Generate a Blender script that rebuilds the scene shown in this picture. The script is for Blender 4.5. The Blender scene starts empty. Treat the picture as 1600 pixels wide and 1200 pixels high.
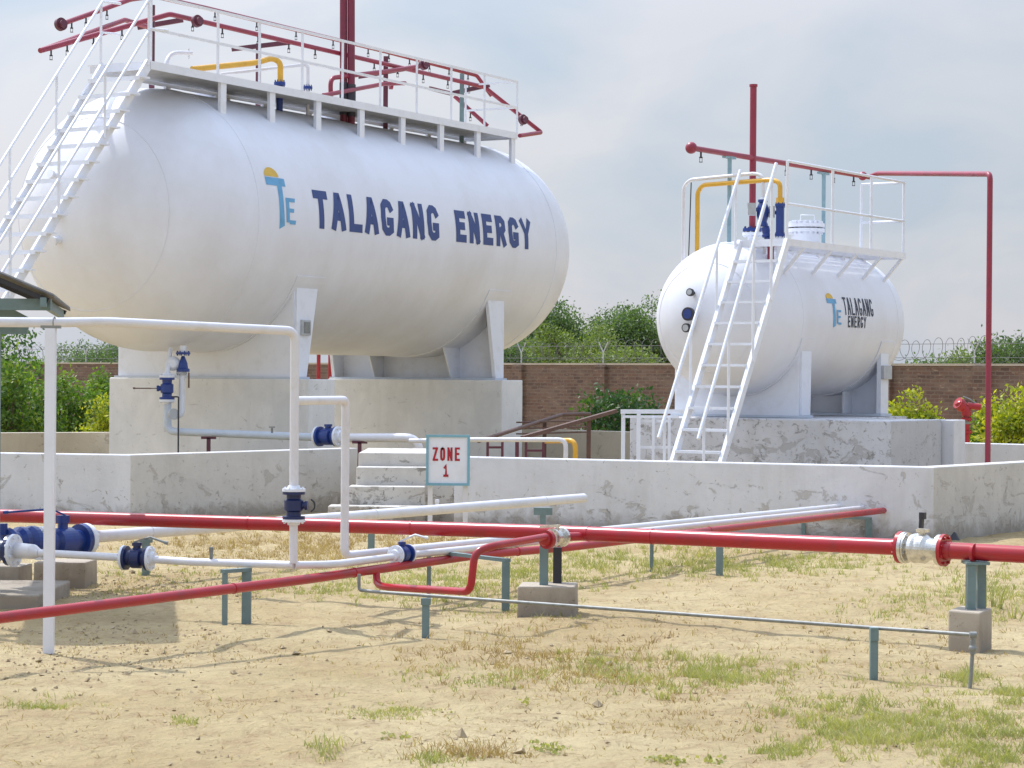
import bpy, math, random
import numpy as np
from mathutils import Vector, Matrix, noise
C = bpy.context.scene
R = math.radians
random.seed(7); rng = np.random.default_rng(7)

# ------------------------------------------------------------------ camera, world, sun, exposure
FPX = 3567.0; ROLL = R(.438); PITCH = R(-.189); EYE = np.array([0, 0, 1.6])
cam_d = bpy.data.cameras.new('camera'); cam = bpy.data.objects.new('camera', cam_d); C.collection.objects.link(cam)
cam_d.sensor_width = 36; cam_d.lens = 36 * FPX / 1600; cam_d.clip_start = .1; cam_d.clip_end = 3000
_f = np.array([0, math.cos(PITCH), math.sin(PITCH)]); _u0 = np.array([0, -math.sin(PITCH), math.cos(PITCH)]); _r0 = np.array([1., 0, 0])
_r = math.cos(ROLL) * _r0 + math.sin(ROLL) * _u0; _u = -math.sin(ROLL) * _r0 + math.cos(ROLL) * _u0
cam.matrix_world = Matrix(((_r[0], _u[0], -_f[0], EYE[0]), (_r[1], _u[1], -_f[1], EYE[1]), (_r[2], _u[2], -_f[2], EYE[2]), (0, 0, 0, 1)))
C.camera = cam
SUN_EL = R(57.5); SUN_DIR = np.array([-.714 * math.cos(SUN_EL), .70 * math.cos(SUN_EL), math.sin(SUN_EL)])
world = bpy.data.worlds.new('World'); C.world = world; world.use_nodes = True
wn = world.node_tree.nodes; wl = world.node_tree.links; wn.clear()
sky = wn.new('ShaderNodeTexSky'); sky.sky_type = 'NISHITA'; sky.sun_disc = False
sky.sun_elevation = SUN_EL; sky.sun_rotation = math.atan2(SUN_DIR[0], SUN_DIR[1]); sky.air_density = 1.2; sky.dust_density = 2.5; sky.ozone_density = 1.5
tc = wn.new('ShaderNodeTexCoord'); mp = wn.new('ShaderNodeMapping'); mp.inputs['Scale'].default_value = (1, 1, 2.0); mp.inputs['Location'].default_value = (3.1, .4, .2)
wl.new(tc.outputs['Generated'], mp.inputs[0])
nz = wn.new('ShaderNodeTexNoise'); nz.inputs['Scale'].default_value = 7.5; nz.inputs['Detail'].default_value = 7; nz.inputs['Roughness'].default_value = .5; nz.inputs['Distortion'].default_value = .35
wl.new(mp.outputs[0], nz.inputs['Vector'])
cr = wn.new('ShaderNodeValToRGB'); cr.color_ramp.elements[0].position = .36; cr.color_ramp.elements[0].color = (0, 0, 0, 1); cr.color_ramp.elements[1].position = .60; cr.color_ramp.elements[1].color = (1, 1, 1, 1)
wl.new(nz.outputs['Fac'], cr.inputs[0])
mx = wn.new('ShaderNodeMixRGB'); mx.inputs[2].default_value = (4.75, 4.95, 5.6, 1)
sx = wn.new('ShaderNodeSeparateXYZ'); wl.new(tc.outputs['Generated'], sx.inputs[0])
mr = wn.new('ShaderNodeMapRange'); mr.inputs[1].default_value = .12; mr.inputs[2].default_value = .6; mr.inputs[3].default_value = 1; mr.inputs[4].default_value = .6; wl.new(sx.outputs[2], mr.inputs[0])
mm = wn.new('ShaderNodeMath'); mm.operation = 'MULTIPLY'; mm.inputs[0].default_value = .88; wl.new(mr.outputs[0], mm.inputs[1])
veil = wn.new('ShaderNodeMixRGB'); gap = wn.new('ShaderNodeMixRGB'); gap.inputs[1].default_value = (3.1, 3.6, 4.3, 1); gap.inputs[2].default_value = (4.25, 4.3, 4.65, 1); wl.new(cr.outputs[0], gap.inputs[0]); wl.new(gap.outputs[0], veil.inputs[1]); veil.inputs[2].default_value = (6.7, 7.7, 9.6, 1)
mr2 = wn.new('ShaderNodeMapRange'); mr2.inputs[1].default_value = .15; mr2.inputs[2].default_value = .6; wl.new(sx.outputs[2], mr2.inputs[0]); wl.new(mr2.outputs[0], veil.inputs[0])
dt = wn.new('ShaderNodeVectorMath'); dt.operation = 'DOT_PRODUCT'; dt.inputs[1].default_value = tuple(SUN_DIR.tolist()); wl.new(tc.outputs['Generated'], dt.inputs[0])
cl = wn.new('ShaderNodeMath'); cl.operation = 'MAXIMUM'; cl.inputs[1].default_value = 0; wl.new(dt.outputs['Value'], cl.inputs[0])
pw = wn.new('ShaderNodeMath'); pw.operation = 'POWER'; pw.inputs[1].default_value = 4; wl.new(cl.outputs[0], pw.inputs[0])
ga = wn.new('ShaderNodeMath'); ga.operation = 'MULTIPLY_ADD'; ga.inputs[1].default_value = 1.9; ga.inputs[2].default_value = .9; wl.new(pw.outputs[0], ga.inputs[0])
au = wn.new('ShaderNodeVectorMath'); au.operation = 'SCALE'; wl.new(veil.outputs[0], au.inputs[0]); wl.new(ga.outputs[0], au.inputs['Scale']); wl.new(au.outputs[0], mx.inputs[2])
wl.new(mm.outputs[0], mx.inputs[0]); wl.new(sky.outputs[0], mx.inputs[1])
bg = wn.new('ShaderNodeBackground'); bg.inputs[1].default_value = .15
wo = wn.new('ShaderNodeOutputWorld'); wl.new(mx.outputs[0], bg.inputs[0]); wl.new(bg.outputs[0], wo.inputs[0])
sd = bpy.data.lights.new('sun', 'SUN'); sd.energy = 3.3; sd.angle = R(.6); sd.color = (1, .975, .94)
so = bpy.data.objects.new('sun', sd); C.collection.objects.link(so)
so.rotation_euler = Vector(SUN_DIR.tolist()).to_track_quat('Z', 'Y').to_euler()
C.view_settings.view_transform = 'Standard'; C.view_settings.look = 'None'; C.view_settings.gamma = 1; C.view_settings.exposure = .2
C.cycles.max_bounces = 6; C.cycles.diffuse_bounces = 3

# ------------------------------------------------------------------ survey: rays through picture points, used to read real positions
def ray(px, py):
    x, y = px - 800, py - 600
    u = x * math.cos(ROLL) + y * math.sin(ROLL); v = -x * math.sin(ROLL) + y * math.cos(ROLL)
    D = _f + _r0 * (u / FPX) - _u0 * (v / FPX); return D / D[1]
def P(px, py, Z): return EYE + ray(px, py) * Z
def G(px, py, z=0.):
    D = ray(px, py); return EYE + D * ((z - 1.6) / D[2])
def PH(px, py, z): return G(px, py, z)
class Tank: pass
def mk(c, a, R_, L, zf): 
    t = Tank(); t.c = np.array(c, float); t.a = a; t.ax = np.array([math.sin(a), math.cos(a), 0.]); t.lt = np.array([math.cos(a), -math.sin(a), 0.]); t.R = R_; t.L = L; t.zf = zf; return t
T1 = mk((-5.072, 32.116, 3.758), .517, 1.84, 8.513, 1.542)
T2 = mk((2.749, 28.384, 2.341), .582, .958, 2.836, 1.119)
def tp(t, s, l, z): p = t.c + t.ax * s + t.lt * l; p[2] = z; return p
def ons(t, px, py, s):      # ray meets the plane across the tank at s
    D = ray(px, py); k = (s - (EYE - t.c) @ t.ax) / (D @ t.ax); return EYE + D * k
def onl(t, px, py, l):      # ray meets the plane along the tank at l
    D = ray(px, py); k = (l - (EYE - t.c) @ t.lt) / (D @ t.lt); return EYE + D * k
def sl(t, p): q = np.array(p) - t.c; return q @ t.ax, q @ t.lt, p[2]

# ------------------------------------------------------------------ mesh helpers
def V(a): return np.array(a, float)
def unit(a): a = V(a); n = np.linalg.norm(a); return a / n if n > 1e-12 else a
UP = V([0, 0, 1])
class MB:
    def __init__(s): s.v = []; s.f = []; s.sm = []
    def add(s, vs, fs, smooth=False):
        o = len(s.v); s.v += [tuple(map(float, p)) for p in vs]
        for f in fs: s.f.append(tuple(i + o for i in f)); s.sm.append(smooth)
        return s
    def box(s, c, ax, h):   # centre, three axes, half sizes
        c = V(c); ax = [V(a) for a in ax]
        vs = [c + ax[0] * h[0] * i + ax[1] * h[1] * j + ax[2] * h[2] * k for i in (-1, 1) for j in (-1, 1) for k in (-1, 1)]
        return s.add(vs, [(0, 1, 3, 2), (4, 6, 7, 5), (0, 4, 5, 1), (2, 3, 7, 6), (0, 2, 6, 4), (1, 5, 7, 3)])
    def beam(s, p, q, w, h, up=UP):
        p, q = V(p), V(q); d = unit(q - p); a = unit(np.cross(d, up)); 
        if np.linalg.norm(np.cross(d, up)) < 1e-5: a = unit(np.cross(d, V([0, 1, 0])))
        b = np.cross(a, d); return s.box((p + q) / 2, (d, a, b), (np.linalg.norm(q - p) / 2, w / 2, h / 2))
    def beamx(s, p, q, w, h, side):   # side = direction of w
        p, q = V(p), V(q); d = unit(q - p); a = V(side) - d * (V(side) @ d); a = unit(a); b = np.cross(d, a)
        return s.box((p + q) / 2, (d, a, b), (np.linalg.norm(q - p) / 2, w / 2, h / 2))
    def cyl(s, p, q, r, seg=16, r2=None, caps=True):
        return s.tube([p, q], r, seg, 0, r2, caps)
    def tube(s, pts, r, seg=14, fil=0, r2=None, caps=True):
        pts = [V(p) for p in pts]
        if fil and len(pts) > 2:
            out = [pts[0]]
            for i in range(1, len(pts) - 1):
                a, b, c = pts[i - 1], pts[i], pts[i + 1]
                d1, d2 = unit(a - b), unit(c - b); k = min(fil, np.linalg.norm(a - b) * .49, np.linalg.norm(c - b) * .49)
                if d1 @ d2 < -.9995: out.append(b); continue
                for t in np.linspace(0, 1, 7):
                    out.append((1 - t) ** 2 * (b + d1 * k) + 2 * t * (1 - t) * b + t * t * (b + d2 * k))
            out.append(pts[-1]); pts = out
        n = len(pts); tang = []
        for i in range(n):
            a = pts[max(i - 1, 0)]; b = pts[min(i + 1, n - 1)]; tang.append(unit(b - a))
        ref = UP if abs(tang[0] @ UP) < .9 else V([1, 0, 0])
        nrm = unit(np.cross(tang[0], ref)); vs = []
        for i in range(n):
            nrm = unit(nrm - tang[i] * (nrm @ tang[i])); bn = np.cross(tang[i], nrm)
            rr = r if r2 is None else r + (r2 - r) * i / (n - 1)
            for k in range(seg):
                a = 2 * math.pi * k / seg; vs.append(pts[i] + rr * (math.cos(a) * nrm + math.sin(a) * bn))
        fs = [(i * seg + k, i * seg + (k + 1) % seg, (i + 1) * seg + (k + 1) % seg, (i + 1) * seg + k) for i in range(n - 1) for k in range(seg)]
        s.add(vs, fs, True)
        if caps: 
            s.add(vs[:seg], [tuple(range(seg))[::-1]]); s.add(vs[-seg:], [tuple(range(seg))])
        return s
    def lathe(s, o, d, prof, seg=24, smooth=True):   # prof: (along, radius)
        o = V(o); d = unit(d); ref = UP if abs(d @ UP) < .9 else V([1, 0, 0]); a = unit(np.cross(d, ref)); b = np.cross(d, a); vs = []
        for x, r in prof:
            for k in range(seg):
                t = 2 * math.pi * k / seg; vs.append(o + d * x + r * (math.cos(t) * a + math.sin(t) * b))
        n = len(prof)
        fs = [(i * seg + k, i * seg + (k + 1) % seg, (i + 1) * seg + (k + 1) % seg, (i + 1) * seg + k) for i in range(n - 1) for k in range(seg)]
        s.add(vs, fs, smooth); s.add(vs[:seg], [tuple(range(seg))[::-1]]); s.add(vs[-seg:], [tuple(range(seg))]); return s
    def disc(s, o, d, r, h, seg=24): d = unit(d); return s.cyl(V(o) - d * h / 2, V(o) + d * h / 2, r, seg)
    def flange(s, o, d, r, h=.02, bolts=8):
        d = unit(d); o = V(o); s.disc(o, d, r, h); ref = UP if abs(d @ UP) < .9 else V([1, 0, 0]); a = unit(np.cross(d, ref)); b = np.cross(d, a)
        for k in range(bolts):
            t = 2 * math.pi * (k + .5) / bolts; c = o + r * .82 * (math.cos(t) * a + math.sin(t) * b); s.cyl(c - d * h * 1.1, c + d * h * 1.1, r * .09, 6)
        return s
    def sphere(s, c, r, n=10):
        return s.lathe(V(c) - UP * r, UP, [(r - r * math.cos(t), max(r * math.sin(t), 1e-4)) for t in np.linspace(.02, math.pi - .02, n)], 14)
    def prism(s, poly, d):    # planar polygon (3D points) pushed along d
        poly = [V(p) for p in poly]; n = len(poly); d = V(d)
        return s.add(poly + [p + d for p in poly], [tuple(range(n))[::-1], tuple(range(n, 2 * n))] + [(i, (i + 1) % n, n + (i + 1) % n, n + i) for i in range(n)])
def link(name, me, parent=None, loc=None):
    o = bpy.data.objects.new(name, me); C.collection.objects.link(o)
    if parent: o.parent = parent
    if loc is not None: o.location = tuple(float(x) for x in loc)
    return o
WORLD_ORG = {}
def mesh_of(mb, name, org, m):
    me = bpy.data.meshes.new(name); a = np.array(mb.v) - org
    me.from_pydata([tuple(p) for p in a.tolist()], [], mb.f); me.polygons.foreach_set('use_smooth', mb.sm); me.materials.append(m); me.validate(); me.update(); return me
def thing(name, label, cat, org, group=None):
    o = link(name, None, None, org); o.empty_display_size = .2; WORLD_ORG[o.name] = V(org)
    o['label'] = label; o['category'] = cat
    if group: o['group'] = group
    return o
def part(name, mb, m, parent, label=None, bevel=0):
    org = WORLD_ORG[parent.name]; o = link(name, mesh_of(mb, name, org, m), parent); WORLD_ORG[o.name] = org
    if label: o['label'] = label
    if bevel: b = o.modifiers.new('bevel', 'BEVEL'); b.width = bevel; b.segments = 2; b.limit_method = 'ANGLE'
    return o
def solo(name, mb, m, label, cat, group=None, bevel=0):
    a = np.array(mb.v); org = V([a[:, 0].mean(), a[:, 1].mean(), a[:, 2].min()])
    o = link(name, mesh_of(mb, name, org, m), None, org); WORLD_ORG[o.name] = org
    o['label'] = label; o['category'] = cat
    if group: o['group'] = group
    if bevel: b = o.modifiers.new('bevel', 'BEVEL'); b.width = bevel; b.segments = 2; b.limit_method = 'ANGLE'
    return o
def setting(name, mb, m, kind='structure', label=None, cat=None):
    o = link(name, mesh_of(mb, name, V([0, 0, 0]), m)); o['kind'] = kind
    if label: o['label'] = label
    if cat: o['category'] = cat
    return o

# ------------------------------------------------------------------ materials
def nodes(name):
    m = bpy.data.materials.new(name); m.use_nodes = True; n = m.node_tree.nodes; l = m.node_tree.links; return m, n, l, n['Principled BSDF']
def tex(n, l, scale, detail=5, rough=.6, stretch=(1, 1, 1), dist=0, src='Object'):
    t = n.new('ShaderNodeTexCoord'); mp = n.new('ShaderNodeMapping'); mp.inputs['Scale'].default_value = stretch; l.new(t.outputs[src], mp.inputs[0])
    z = n.new('ShaderNodeTexNoise'); z.inputs['Scale'].default_value = scale; z.inputs['Detail'].default_value = detail; z.inputs['Roughness'].default_value = rough; z.inputs['Distortion'].default_value = dist
    l.new(mp.outputs[0], z.inputs['Vector']); return z.outputs['Fac']
def ramp(n, l, fac, a, b, ca=(0, 0, 0, 1), cb=(1, 1, 1, 1)):
    r = n.new('ShaderNodeValToRGB'); r.color_ramp.elements[0].position = a; r.color_ramp.elements[1].position = b; r.color_ramp.elements[0].color = ca; r.color_ramp.elements[1].color = cb
    l.new(fac, r.inputs[0]); return r.outputs[0]
def mixc(n, l, fac, a, b, mode='MIX'):
    x = n.new('ShaderNodeMixRGB'); x.blend_type = mode
    for i, s in ((0, fac), (1, a), (2, b)):
        if isinstance(s, (int, float)): x.inputs[i].default_value = s
        elif isinstance(s, tuple): x.inputs[i].default_value = (*s[:3], 1)
        else: l.new(s, x.inputs[i])
    return x.outputs[0]
def math_(n, l, op, a, b=None):
    x = n.new('ShaderNodeMath'); x.operation = op
    for i, s in ((0, a), (1, b)):
        if s is None: continue
        if isinstance(s, (int, float)): x.inputs[i].default_value = s
        else: l.new(s, x.inputs[i])
    return x.outputs[0]
def bump(n, l, b, h, strength, dist=.01):
    x = n.new('ShaderNodeBump'); x.inputs['Strength'].default_value = strength; x.inputs['Distance'].default_value = dist; l.new(h, x.inputs['Height']); l.new(x.outputs[0], b.inputs['Normal'])
def paint(name, c, c2=None, scale=6, rough=.35, metal=0, amt=(.45, .75), bmp=.0, stretch=(1, 1, 1), spec=.5):
    m, n, l, b = nodes(name); c2 = c2 or tuple(x * .8 for x in c)
    f = ramp(n, l, tex(n, l, scale, 6, .65, stretch), *amt); l.new(mixc(n, l, f, c, c2), b.inputs['Base Color'])
    b.inputs['Roughness'].default_value = rough; b.inputs['Metallic'].default_value = metal; b.inputs['Specular IOR Level'].default_value = spec
    if bmp: bump(n, l, b, tex(n, l, scale * 6, 4), bmp)
    return m
M = {}
M['tank'] = paint('tank_white', (.755, .78, .855), (.66, .665, .70), .8, .4, bmp=.0, amt=(.42, .75), stretch=(1, 1, .55))
_m = M['tank']; _n, _l = _m.node_tree.nodes, _m.node_tree.links; bump(_n, _l, _n['Principled BSDF'], tex(_n, _l, 1.3, 3, .5), .25, .04)
M['white'] = paint('white_paint', (.77, .80, .87), (.68, .69, .73), 5, .35, amt=(.5, .8))
M['pipewhite'] = paint('white_pipe_paint', (.72, .715, .75), (.60, .58, .56), 7, .3, amt=(.5, .85))
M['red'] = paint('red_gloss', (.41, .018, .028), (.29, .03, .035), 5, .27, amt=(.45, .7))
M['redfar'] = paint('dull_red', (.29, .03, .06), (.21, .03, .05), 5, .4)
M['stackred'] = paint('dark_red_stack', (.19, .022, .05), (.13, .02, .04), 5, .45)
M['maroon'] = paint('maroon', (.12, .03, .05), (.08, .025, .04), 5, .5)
M['dark'] = paint('dark_metal', (.035, .035, .045), None, 8, .5)
M['blue'] = paint('blue_valve_paint', (.018, .05, .24), (.014, .032, .14), 9, .3)
M['navy'] = paint('navy_valve_paint', (.013, .024, .10), None, 9, .35)
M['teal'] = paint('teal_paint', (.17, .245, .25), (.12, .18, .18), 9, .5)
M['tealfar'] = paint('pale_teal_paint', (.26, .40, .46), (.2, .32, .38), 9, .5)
M['grey'] = paint('grey_primer_paint', (.46, .48, .5), (.36, .37, .39), 9, .5)
M['paleblue'] = paint('pale_blue_pipe', (.56, .62, .70), (.5, .55, .62), 6, .4)
M['galv'] = paint('galvanised', (.27, .28, .27), (.17, .17, .16), 20, .55, .35)
M['wire'] = paint('weathered_wire', (.12, .12, .125), None, 8, .7)
M['silver'] = paint('silver_paint', (.75, .74, .7), (.5, .47, .42), 22, .22, .75, amt=(.4, .7))
M['yellow'] = paint('yellow_pipe', (.72, .4, .04), None, 5, .35)
M['brown'] = paint('rusty_brown', (.13, .07, .055), (.08, .045, .035), 10, .6)
M['textblue'] = paint('lettering_blue', (.03, .06, .21), (.035, .07, .22), 8, .5)
M['textblack'] = paint('lettering_black', (.02, .03, .06), None, 8, .5)
M['sky_blue'] = paint('emblem_blue', (.13, .37, .62), None, 8, .5)
M['sun_yellow'] = paint('emblem_yellow', (.68, .44, .06), None, 8, .5)
M['signred'] = paint('sign_red', (.42, .01, .03), None, 8, .5)
M['signblue'] = paint('sign_blue', (.2, .42, .52), None, 8, .5)
M['roof'] = paint('corrugated_sheet', (.24, .23, .21), (.14, .13, .12), 7, .6)
M['deck'] = paint('deck_plate', (.5, .5, .5), (.36, .36, .35), 5, .55)
M['bark'] = paint('bark', (.14, .1, .07), None, 12, .9)

def plaster(name, c, stain, peel, base_amt=.5, streak=.5, th=0.):
    m, n, l, b = nodes(name)
    big = ramp(n, l, tex(n, l, 1.6, 7, .62, (1, 1, 1), .4), .38, .68)
    col = mixc(n, l, big, c, tuple(x * .86 for x in c))
    st = ramp(n, l, tex(n, l, 5, 6, .6, (1, 1, .12)), .5, .8)
    col = mixc(n, l, math_(n, l, 'MULTIPLY', st, streak), col, stain)
    geo = n.new('ShaderNodeNewGeometry'); sp = n.new('ShaderNodeSeparateXYZ'); l.new(geo.outputs['Position'], sp.inputs[0])
    hz = n.new('ShaderNodeMapRange'); hz.inputs[1].default_value = 0; hz.inputs[2].default_value = .7; hz.inputs[3].default_value = base_amt * .23; hz.inputs[4].default_value = 0; l.new(sp.outputs[2], hz.inputs[0])
    pe = math_(n, l, 'ADD', tex(n, l, 3.1, 9, .68, (1, 1, 1.5), .8), hz.outputs[0])
    pm = ramp(n, l, pe, .64 - th, .665 - th); col = mixc(n, l, math_(n, l, 'MULTIPLY', pm, .62), col, peel)
    hb = n.new('ShaderNodeMapRange'); hb.inputs[1].default_value = .02; hb.inputs[2].default_value = .26; hb.inputs[3].default_value = .42; hb.inputs[4].default_value = -.1; l.new(sp.outputs[2], hb.inputs[0])
    dirt = ramp(n, l, math_(n, l, 'ADD', tex(n, l, 5, 8, .7, (1, 1, .8), .5), hb.outputs[0]), .55, .85); col = mixc(n, l, math_(n, l, 'MULTIPLY', dirt, .6), col, (.24, .20, .155))
    cr = ramp(n, l, math_(n, l, 'ADD', tex(n, l, 9, 9, .75, (1, 1, 1.2), 1.2), math_(n, l, 'MULTIPLY', hz.outputs[0], .4)), .63 - th, .65 - th)
    col = mixc(n, l, math_(n, l, 'MULTIPLY', cr, .8), col, tuple(x * .7 for x in peel)); l.new(col, b.inputs['Base Color']); b.inputs['Roughness'].default_value = .88
    h = math_(n, l, 'SUBTRACT', tex(n, l, 14, 6, .7), math_(n, l, 'MULTIPLY', pm, .9)); bump(n, l, b, h, .5, .012); return m
M['plaster'] = plaster('whitewashed_plaster', (.69, .70, .73), (.50, .49, .48), (.42, .39, .35), .45)
M['plaster_beige'] = plaster('beige_plaster', (.52, .47, .38), (.38, .34, .28), (.3, .26, .2), .3)
M['plaster_found'] = plaster('foundation_plaster', (.78, .78, .77), (.62, .63, .62), (.52, .52, .5), .1, .7)
M['plaster_peel'] = plaster('peeling_plaster', (.60, .61, .65), (.45, .44, .43), (.36, .35, .34), .6, .6, .07)
M['plaster_step'] = plaster('cracked_step_plaster', (.60, .57, .52), (.45, .42, .38), (.28, .25, .21), .5, .5, .03)
M['plaster_worn_shade'] = plaster('weathered_shaded_plaster', (.62, .605, .575), (.48, .46, .43), (.42, .39, .35), .5, .6, .01)  # weathering plus the shade of right-facing wall runs, both in the colour
M['cement_shade'] = plaster('shaded_grey_cement', (.50, .51, .53), (.41, .41, .42), (.34, .33, .32), .3, .6, .04)  # grey render with the plinth side's shade put into its colour
M['concrete'] = plaster('raw_concrete', (.44, .385, .31), (.31, .27, .215), (.25, .21, .16), .2, .4)

def brick_mat():
    m, n, l, b = nodes('brown_brick'); t = n.new('ShaderNodeTexCoord'); s = n.new('ShaderNodeSeparateXYZ'); l.new(t.outputs['Object'], s.inputs[0])
    c = n.new('ShaderNodeCombineXYZ'); l.new(s.outputs[0], c.inputs[0]); l.new(s.outputs[2], c.inputs[1])
    br = n.new('ShaderNodeTexBrick'); l.new(c.outputs[0], br.inputs['Vector']); br.inputs['Scale'].default_value = 1
    br.inputs['Brick Width'].default_value = .24; br.inputs['Row Height'].default_value = .085; br.inputs['Mortar Size'].default_value = .011; br.inputs['Mortar Smooth'].default_value = .3
    br.inputs['Color1'].default_value = (.17, .095, .068, 1); br.inputs['Color2'].default_value = (.095, .06, .048, 1); br.inputs['Mortar'].default_value = (.17, .13, .1, 1)
    v = ramp(n, l, tex(n, l, 1.2, 7, .65, (1, 1, 2.5)), .45, .8); col = mixc(n, l, v, br.outputs[0], (.21, .155, .12))
    sp = ramp(n, l, tex(n, l, 4.5, 5, .7, (1, 1, 4)), .57, .66); col = mixc(n, l, math_(n, l, 'MULTIPLY', sp, .7), col, (.33, .24, .17))
    l.new(col, b.inputs['Base Color']); b.inputs['Roughness'].default_value = .95; bump(n, l, b, br.outputs['Fac'], -.5, .02); return m
M['brick'] = brick_mat()
def leaf_mat(name, cols, trans=.35):
    m, n, l, b = nodes(name); g = n.new('ShaderNodeNewGeometry'); r = n.new('ShaderNodeValToRGB')
    r.color_ramp.elements[0].color = (*cols[0], 1); r.color_ramp.elements[1].color = (*cols[-1], 1)
    for i, c in enumerate(cols[1:-1]):
        e = r.color_ramp.elements.new((i + 1) / (len(cols) - 1)); e.color = (*c, 1)
    a = math_(n, l, 'MULTIPLY', g.outputs['Random Per Island'], .55); z = math_(n, l, 'MULTIPLY', ramp(n, l, tex(n, l, 1.5, 3, .6), .35, .65), .45)
    l.new(math_(n, l, 'ADD', a, z), r.inputs[0]); l.new(r.outputs[0], b.inputs['Base Color']); b.inputs['Roughness'].default_value = .55
    tr = n.new('ShaderNodeBsdfTranslucent'); l.new(mixc(n, l, 1., r.outputs[0], (1.3, 1.5, .5), 'MULTIPLY'), tr.inputs[0]); ms = n.new('ShaderNodeMixShader'); ms.inputs[0].default_value = trans
    l.new(b.outputs[0], ms.inputs[1]); l.new(tr.outputs[0], ms.inputs[2]); l.new(ms.outputs[0], n['Material Output'].inputs[0]); return m
M['tree'] = leaf_mat('tree_leaves', [(.06, .10, .04), (.10, .165, .06), (.17, .23, .09)])
M['tree2'] = leaf_mat('tree_leaves_pale', [(.10, .14, .045), (.16, .21, .06), (.24, .28, .09)])
M['hedge'] = leaf_mat('hedge_leaves', [(.03, .075, .018), (.10, .19, .028), (.30, .36, .05)])
M['croton'] = leaf_mat('yellow_leaves', [(.12, .18, .02), (.36, .38, .03), (.62, .52, .04)])
M['darkleaf'] = leaf_mat('dark_leaves', [(.02, .06, .025), (.04, .1, .03), (.1, .16, .03)])
M['grass'] = leaf_mat('green_grass', [(.22, .24, .07), (.36, .35, .14), (.52, .45, .24)], .3)
M['straw'] = leaf_mat('dry_grass', [(.30, .19, .09), (.42, .29, .14), (.55, .42, .22)], .2)

def sand():
    m, n, l, b = nodes('dry_sandy_soil')
    f = ramp(n, l, tex(n, l, .55, 8, .62, dist=.5), .36, .66); col = mixc(n, l, f, (.58, .475, .275), (.46, .35, .185))
    f2 = ramp(n, l, tex(n, l, 4.5, 9, .72, (1, .8, 1), .6), .48, .64); col = mixc(n, l, math_(n, l, 'MULTIPLY', f2, .55), col, (.37, .255, .15))
    f3 = ramp(n, l, tex(n, l, 15, 8, .78, (1, .8, 1)), .56, .64); col = mixc(n, l, math_(n, l, 'MULTIPLY', f3, .7), col, (.24, .16, .09))
    f4 = ramp(n, l, tex(n, l, 1.1, 9, .75, dist=1), .53, .66); col = mixc(n, l, math_(n, l, 'MULTIPLY', f4, .35), col, (.40, .33, .17))
    l.new(col, b.inputs['Base Color']); b.inputs['Roughness'].default_value = .95; b.inputs['Specular IOR Level'].default_value = .15
    h = math_(n, l, 'ADD', tex(n, l, 9, 8, .65, (1, .7, 1), .6), math_(n, l, 'MULTIPLY', tex(n, l, 26, 6, .75), .6)); bump(n, l, b, h, 1, .05); return m
M['sand'] = sand()

# ------------------------------------------------------------------ ground
def gh(x, y):
    k = 1.0 if y < 24 else .4
    return k * (.028 * noise.noise(Vector((x * .8, y * .8, 0))) + .02 * noise.noise(Vector((x * 2.2, y * 3.1, 3))) + .009 * noise.noise(Vector((x * 7, y * 9, 9)))) - .006
def axis_pts(lo, hi, step, far): 
    a = list(np.arange(lo, hi, step)); k = step; x = hi; out = []
    while x < far: out.append(x); k *= 1.35; x += k
    out.append(far); k = step; x = lo; l_ = []
    return a, out
ax_, axo = axis_pts(-4.2, 5.6, .05, 500); x = -4.2; k = .05; neg = []
while x > -500: k *= 1.35; x -= k; neg.append(x)
xs = neg[::-1] + ax_ + axo
ay = list(np.arange(8.5, 16, .05)) + list(np.arange(16, 26, .09)); y = 26; k = .09; ayo = []
while y < 900: ayo.append(y); k *= 1.3; y += k
y = 8.5; k = .1; an = []
while y > -300: k *= 1.5; y -= k; an.append(y)
ys = an[::-1] + ay + ayo
gm = MB(); nx = len(xs)
vs = [(x, y, gh(x, y) if (-30 < x < 30 and 2 < y < 60) else -.006) for y in ys for x in xs]
gm.add(vs, [(j * nx + i, j * nx + i + 1, (j + 1) * nx + i + 1, (j + 1) * nx + i) for j in range(len(ys) - 1) for i in range(nx - 1)], True)
setting('ground', gm, M['sand'])

# ------------------------------------------------------------------ walls
def wall_mb(pts, z0, z1, th, n=None):
    mb = MB(); pts = [V([p[0], p[1], 0]) for p in pts]; off = []
    for i, p in enumerate(pts):
        d = []; 
        if i > 0: d.append(unit(p - pts[i - 1]))
        if i < len(pts) - 1: d.append(unit(pts[i + 1] - p))
        t = unit(sum(d)); nn = V([-t[1], t[0], 0]); c = max(.5, d[0] @ t); off.append(p + nn * th / c)
    vs = [(p[0], p[1], z) for z in (z0, z1) for p in pts] + [(p[0], p[1], z) for z in (z0, z1) for p in off]; N = len(pts)
    fs = []
    for i in range(N - 1):
        fs += [(i, i + 1, N + i + 1, N + i), (2 * N + i + 1, 2 * N + i, 3 * N + i, 3 * N + i + 1), (N + i, N + i + 1, 3 * N + i + 1, 3 * N + i)]
    fs += [(0, N, 3 * N, 2 * N), (N - 1, 3 * N - 1, 4 * N - 1, 2 * N - 1)]
    mb.add(vs, fs); return mb
WT = .73
dwl = solo('dike_wall', wall_mb([(-13.5, 26.0), (-5.54, 24.7), (-4.07, 24.4), (-1.84, 27.3)], -.1, WT, .22), M['plaster'], 'low whitewashed wall with a kink on the left, ending at the steps', 'wall', bevel=.012)
dwr = solo('dike_wall', wall_mb([(-.62, 24.64), (4.2, 22.68), (5.45, 24.3), (8, 27.6)], -.1, WT, .22), M['plaster'], 'low whitewashed wall with peeling paint turning a corner on the right', 'wall', bevel=.012)
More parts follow.
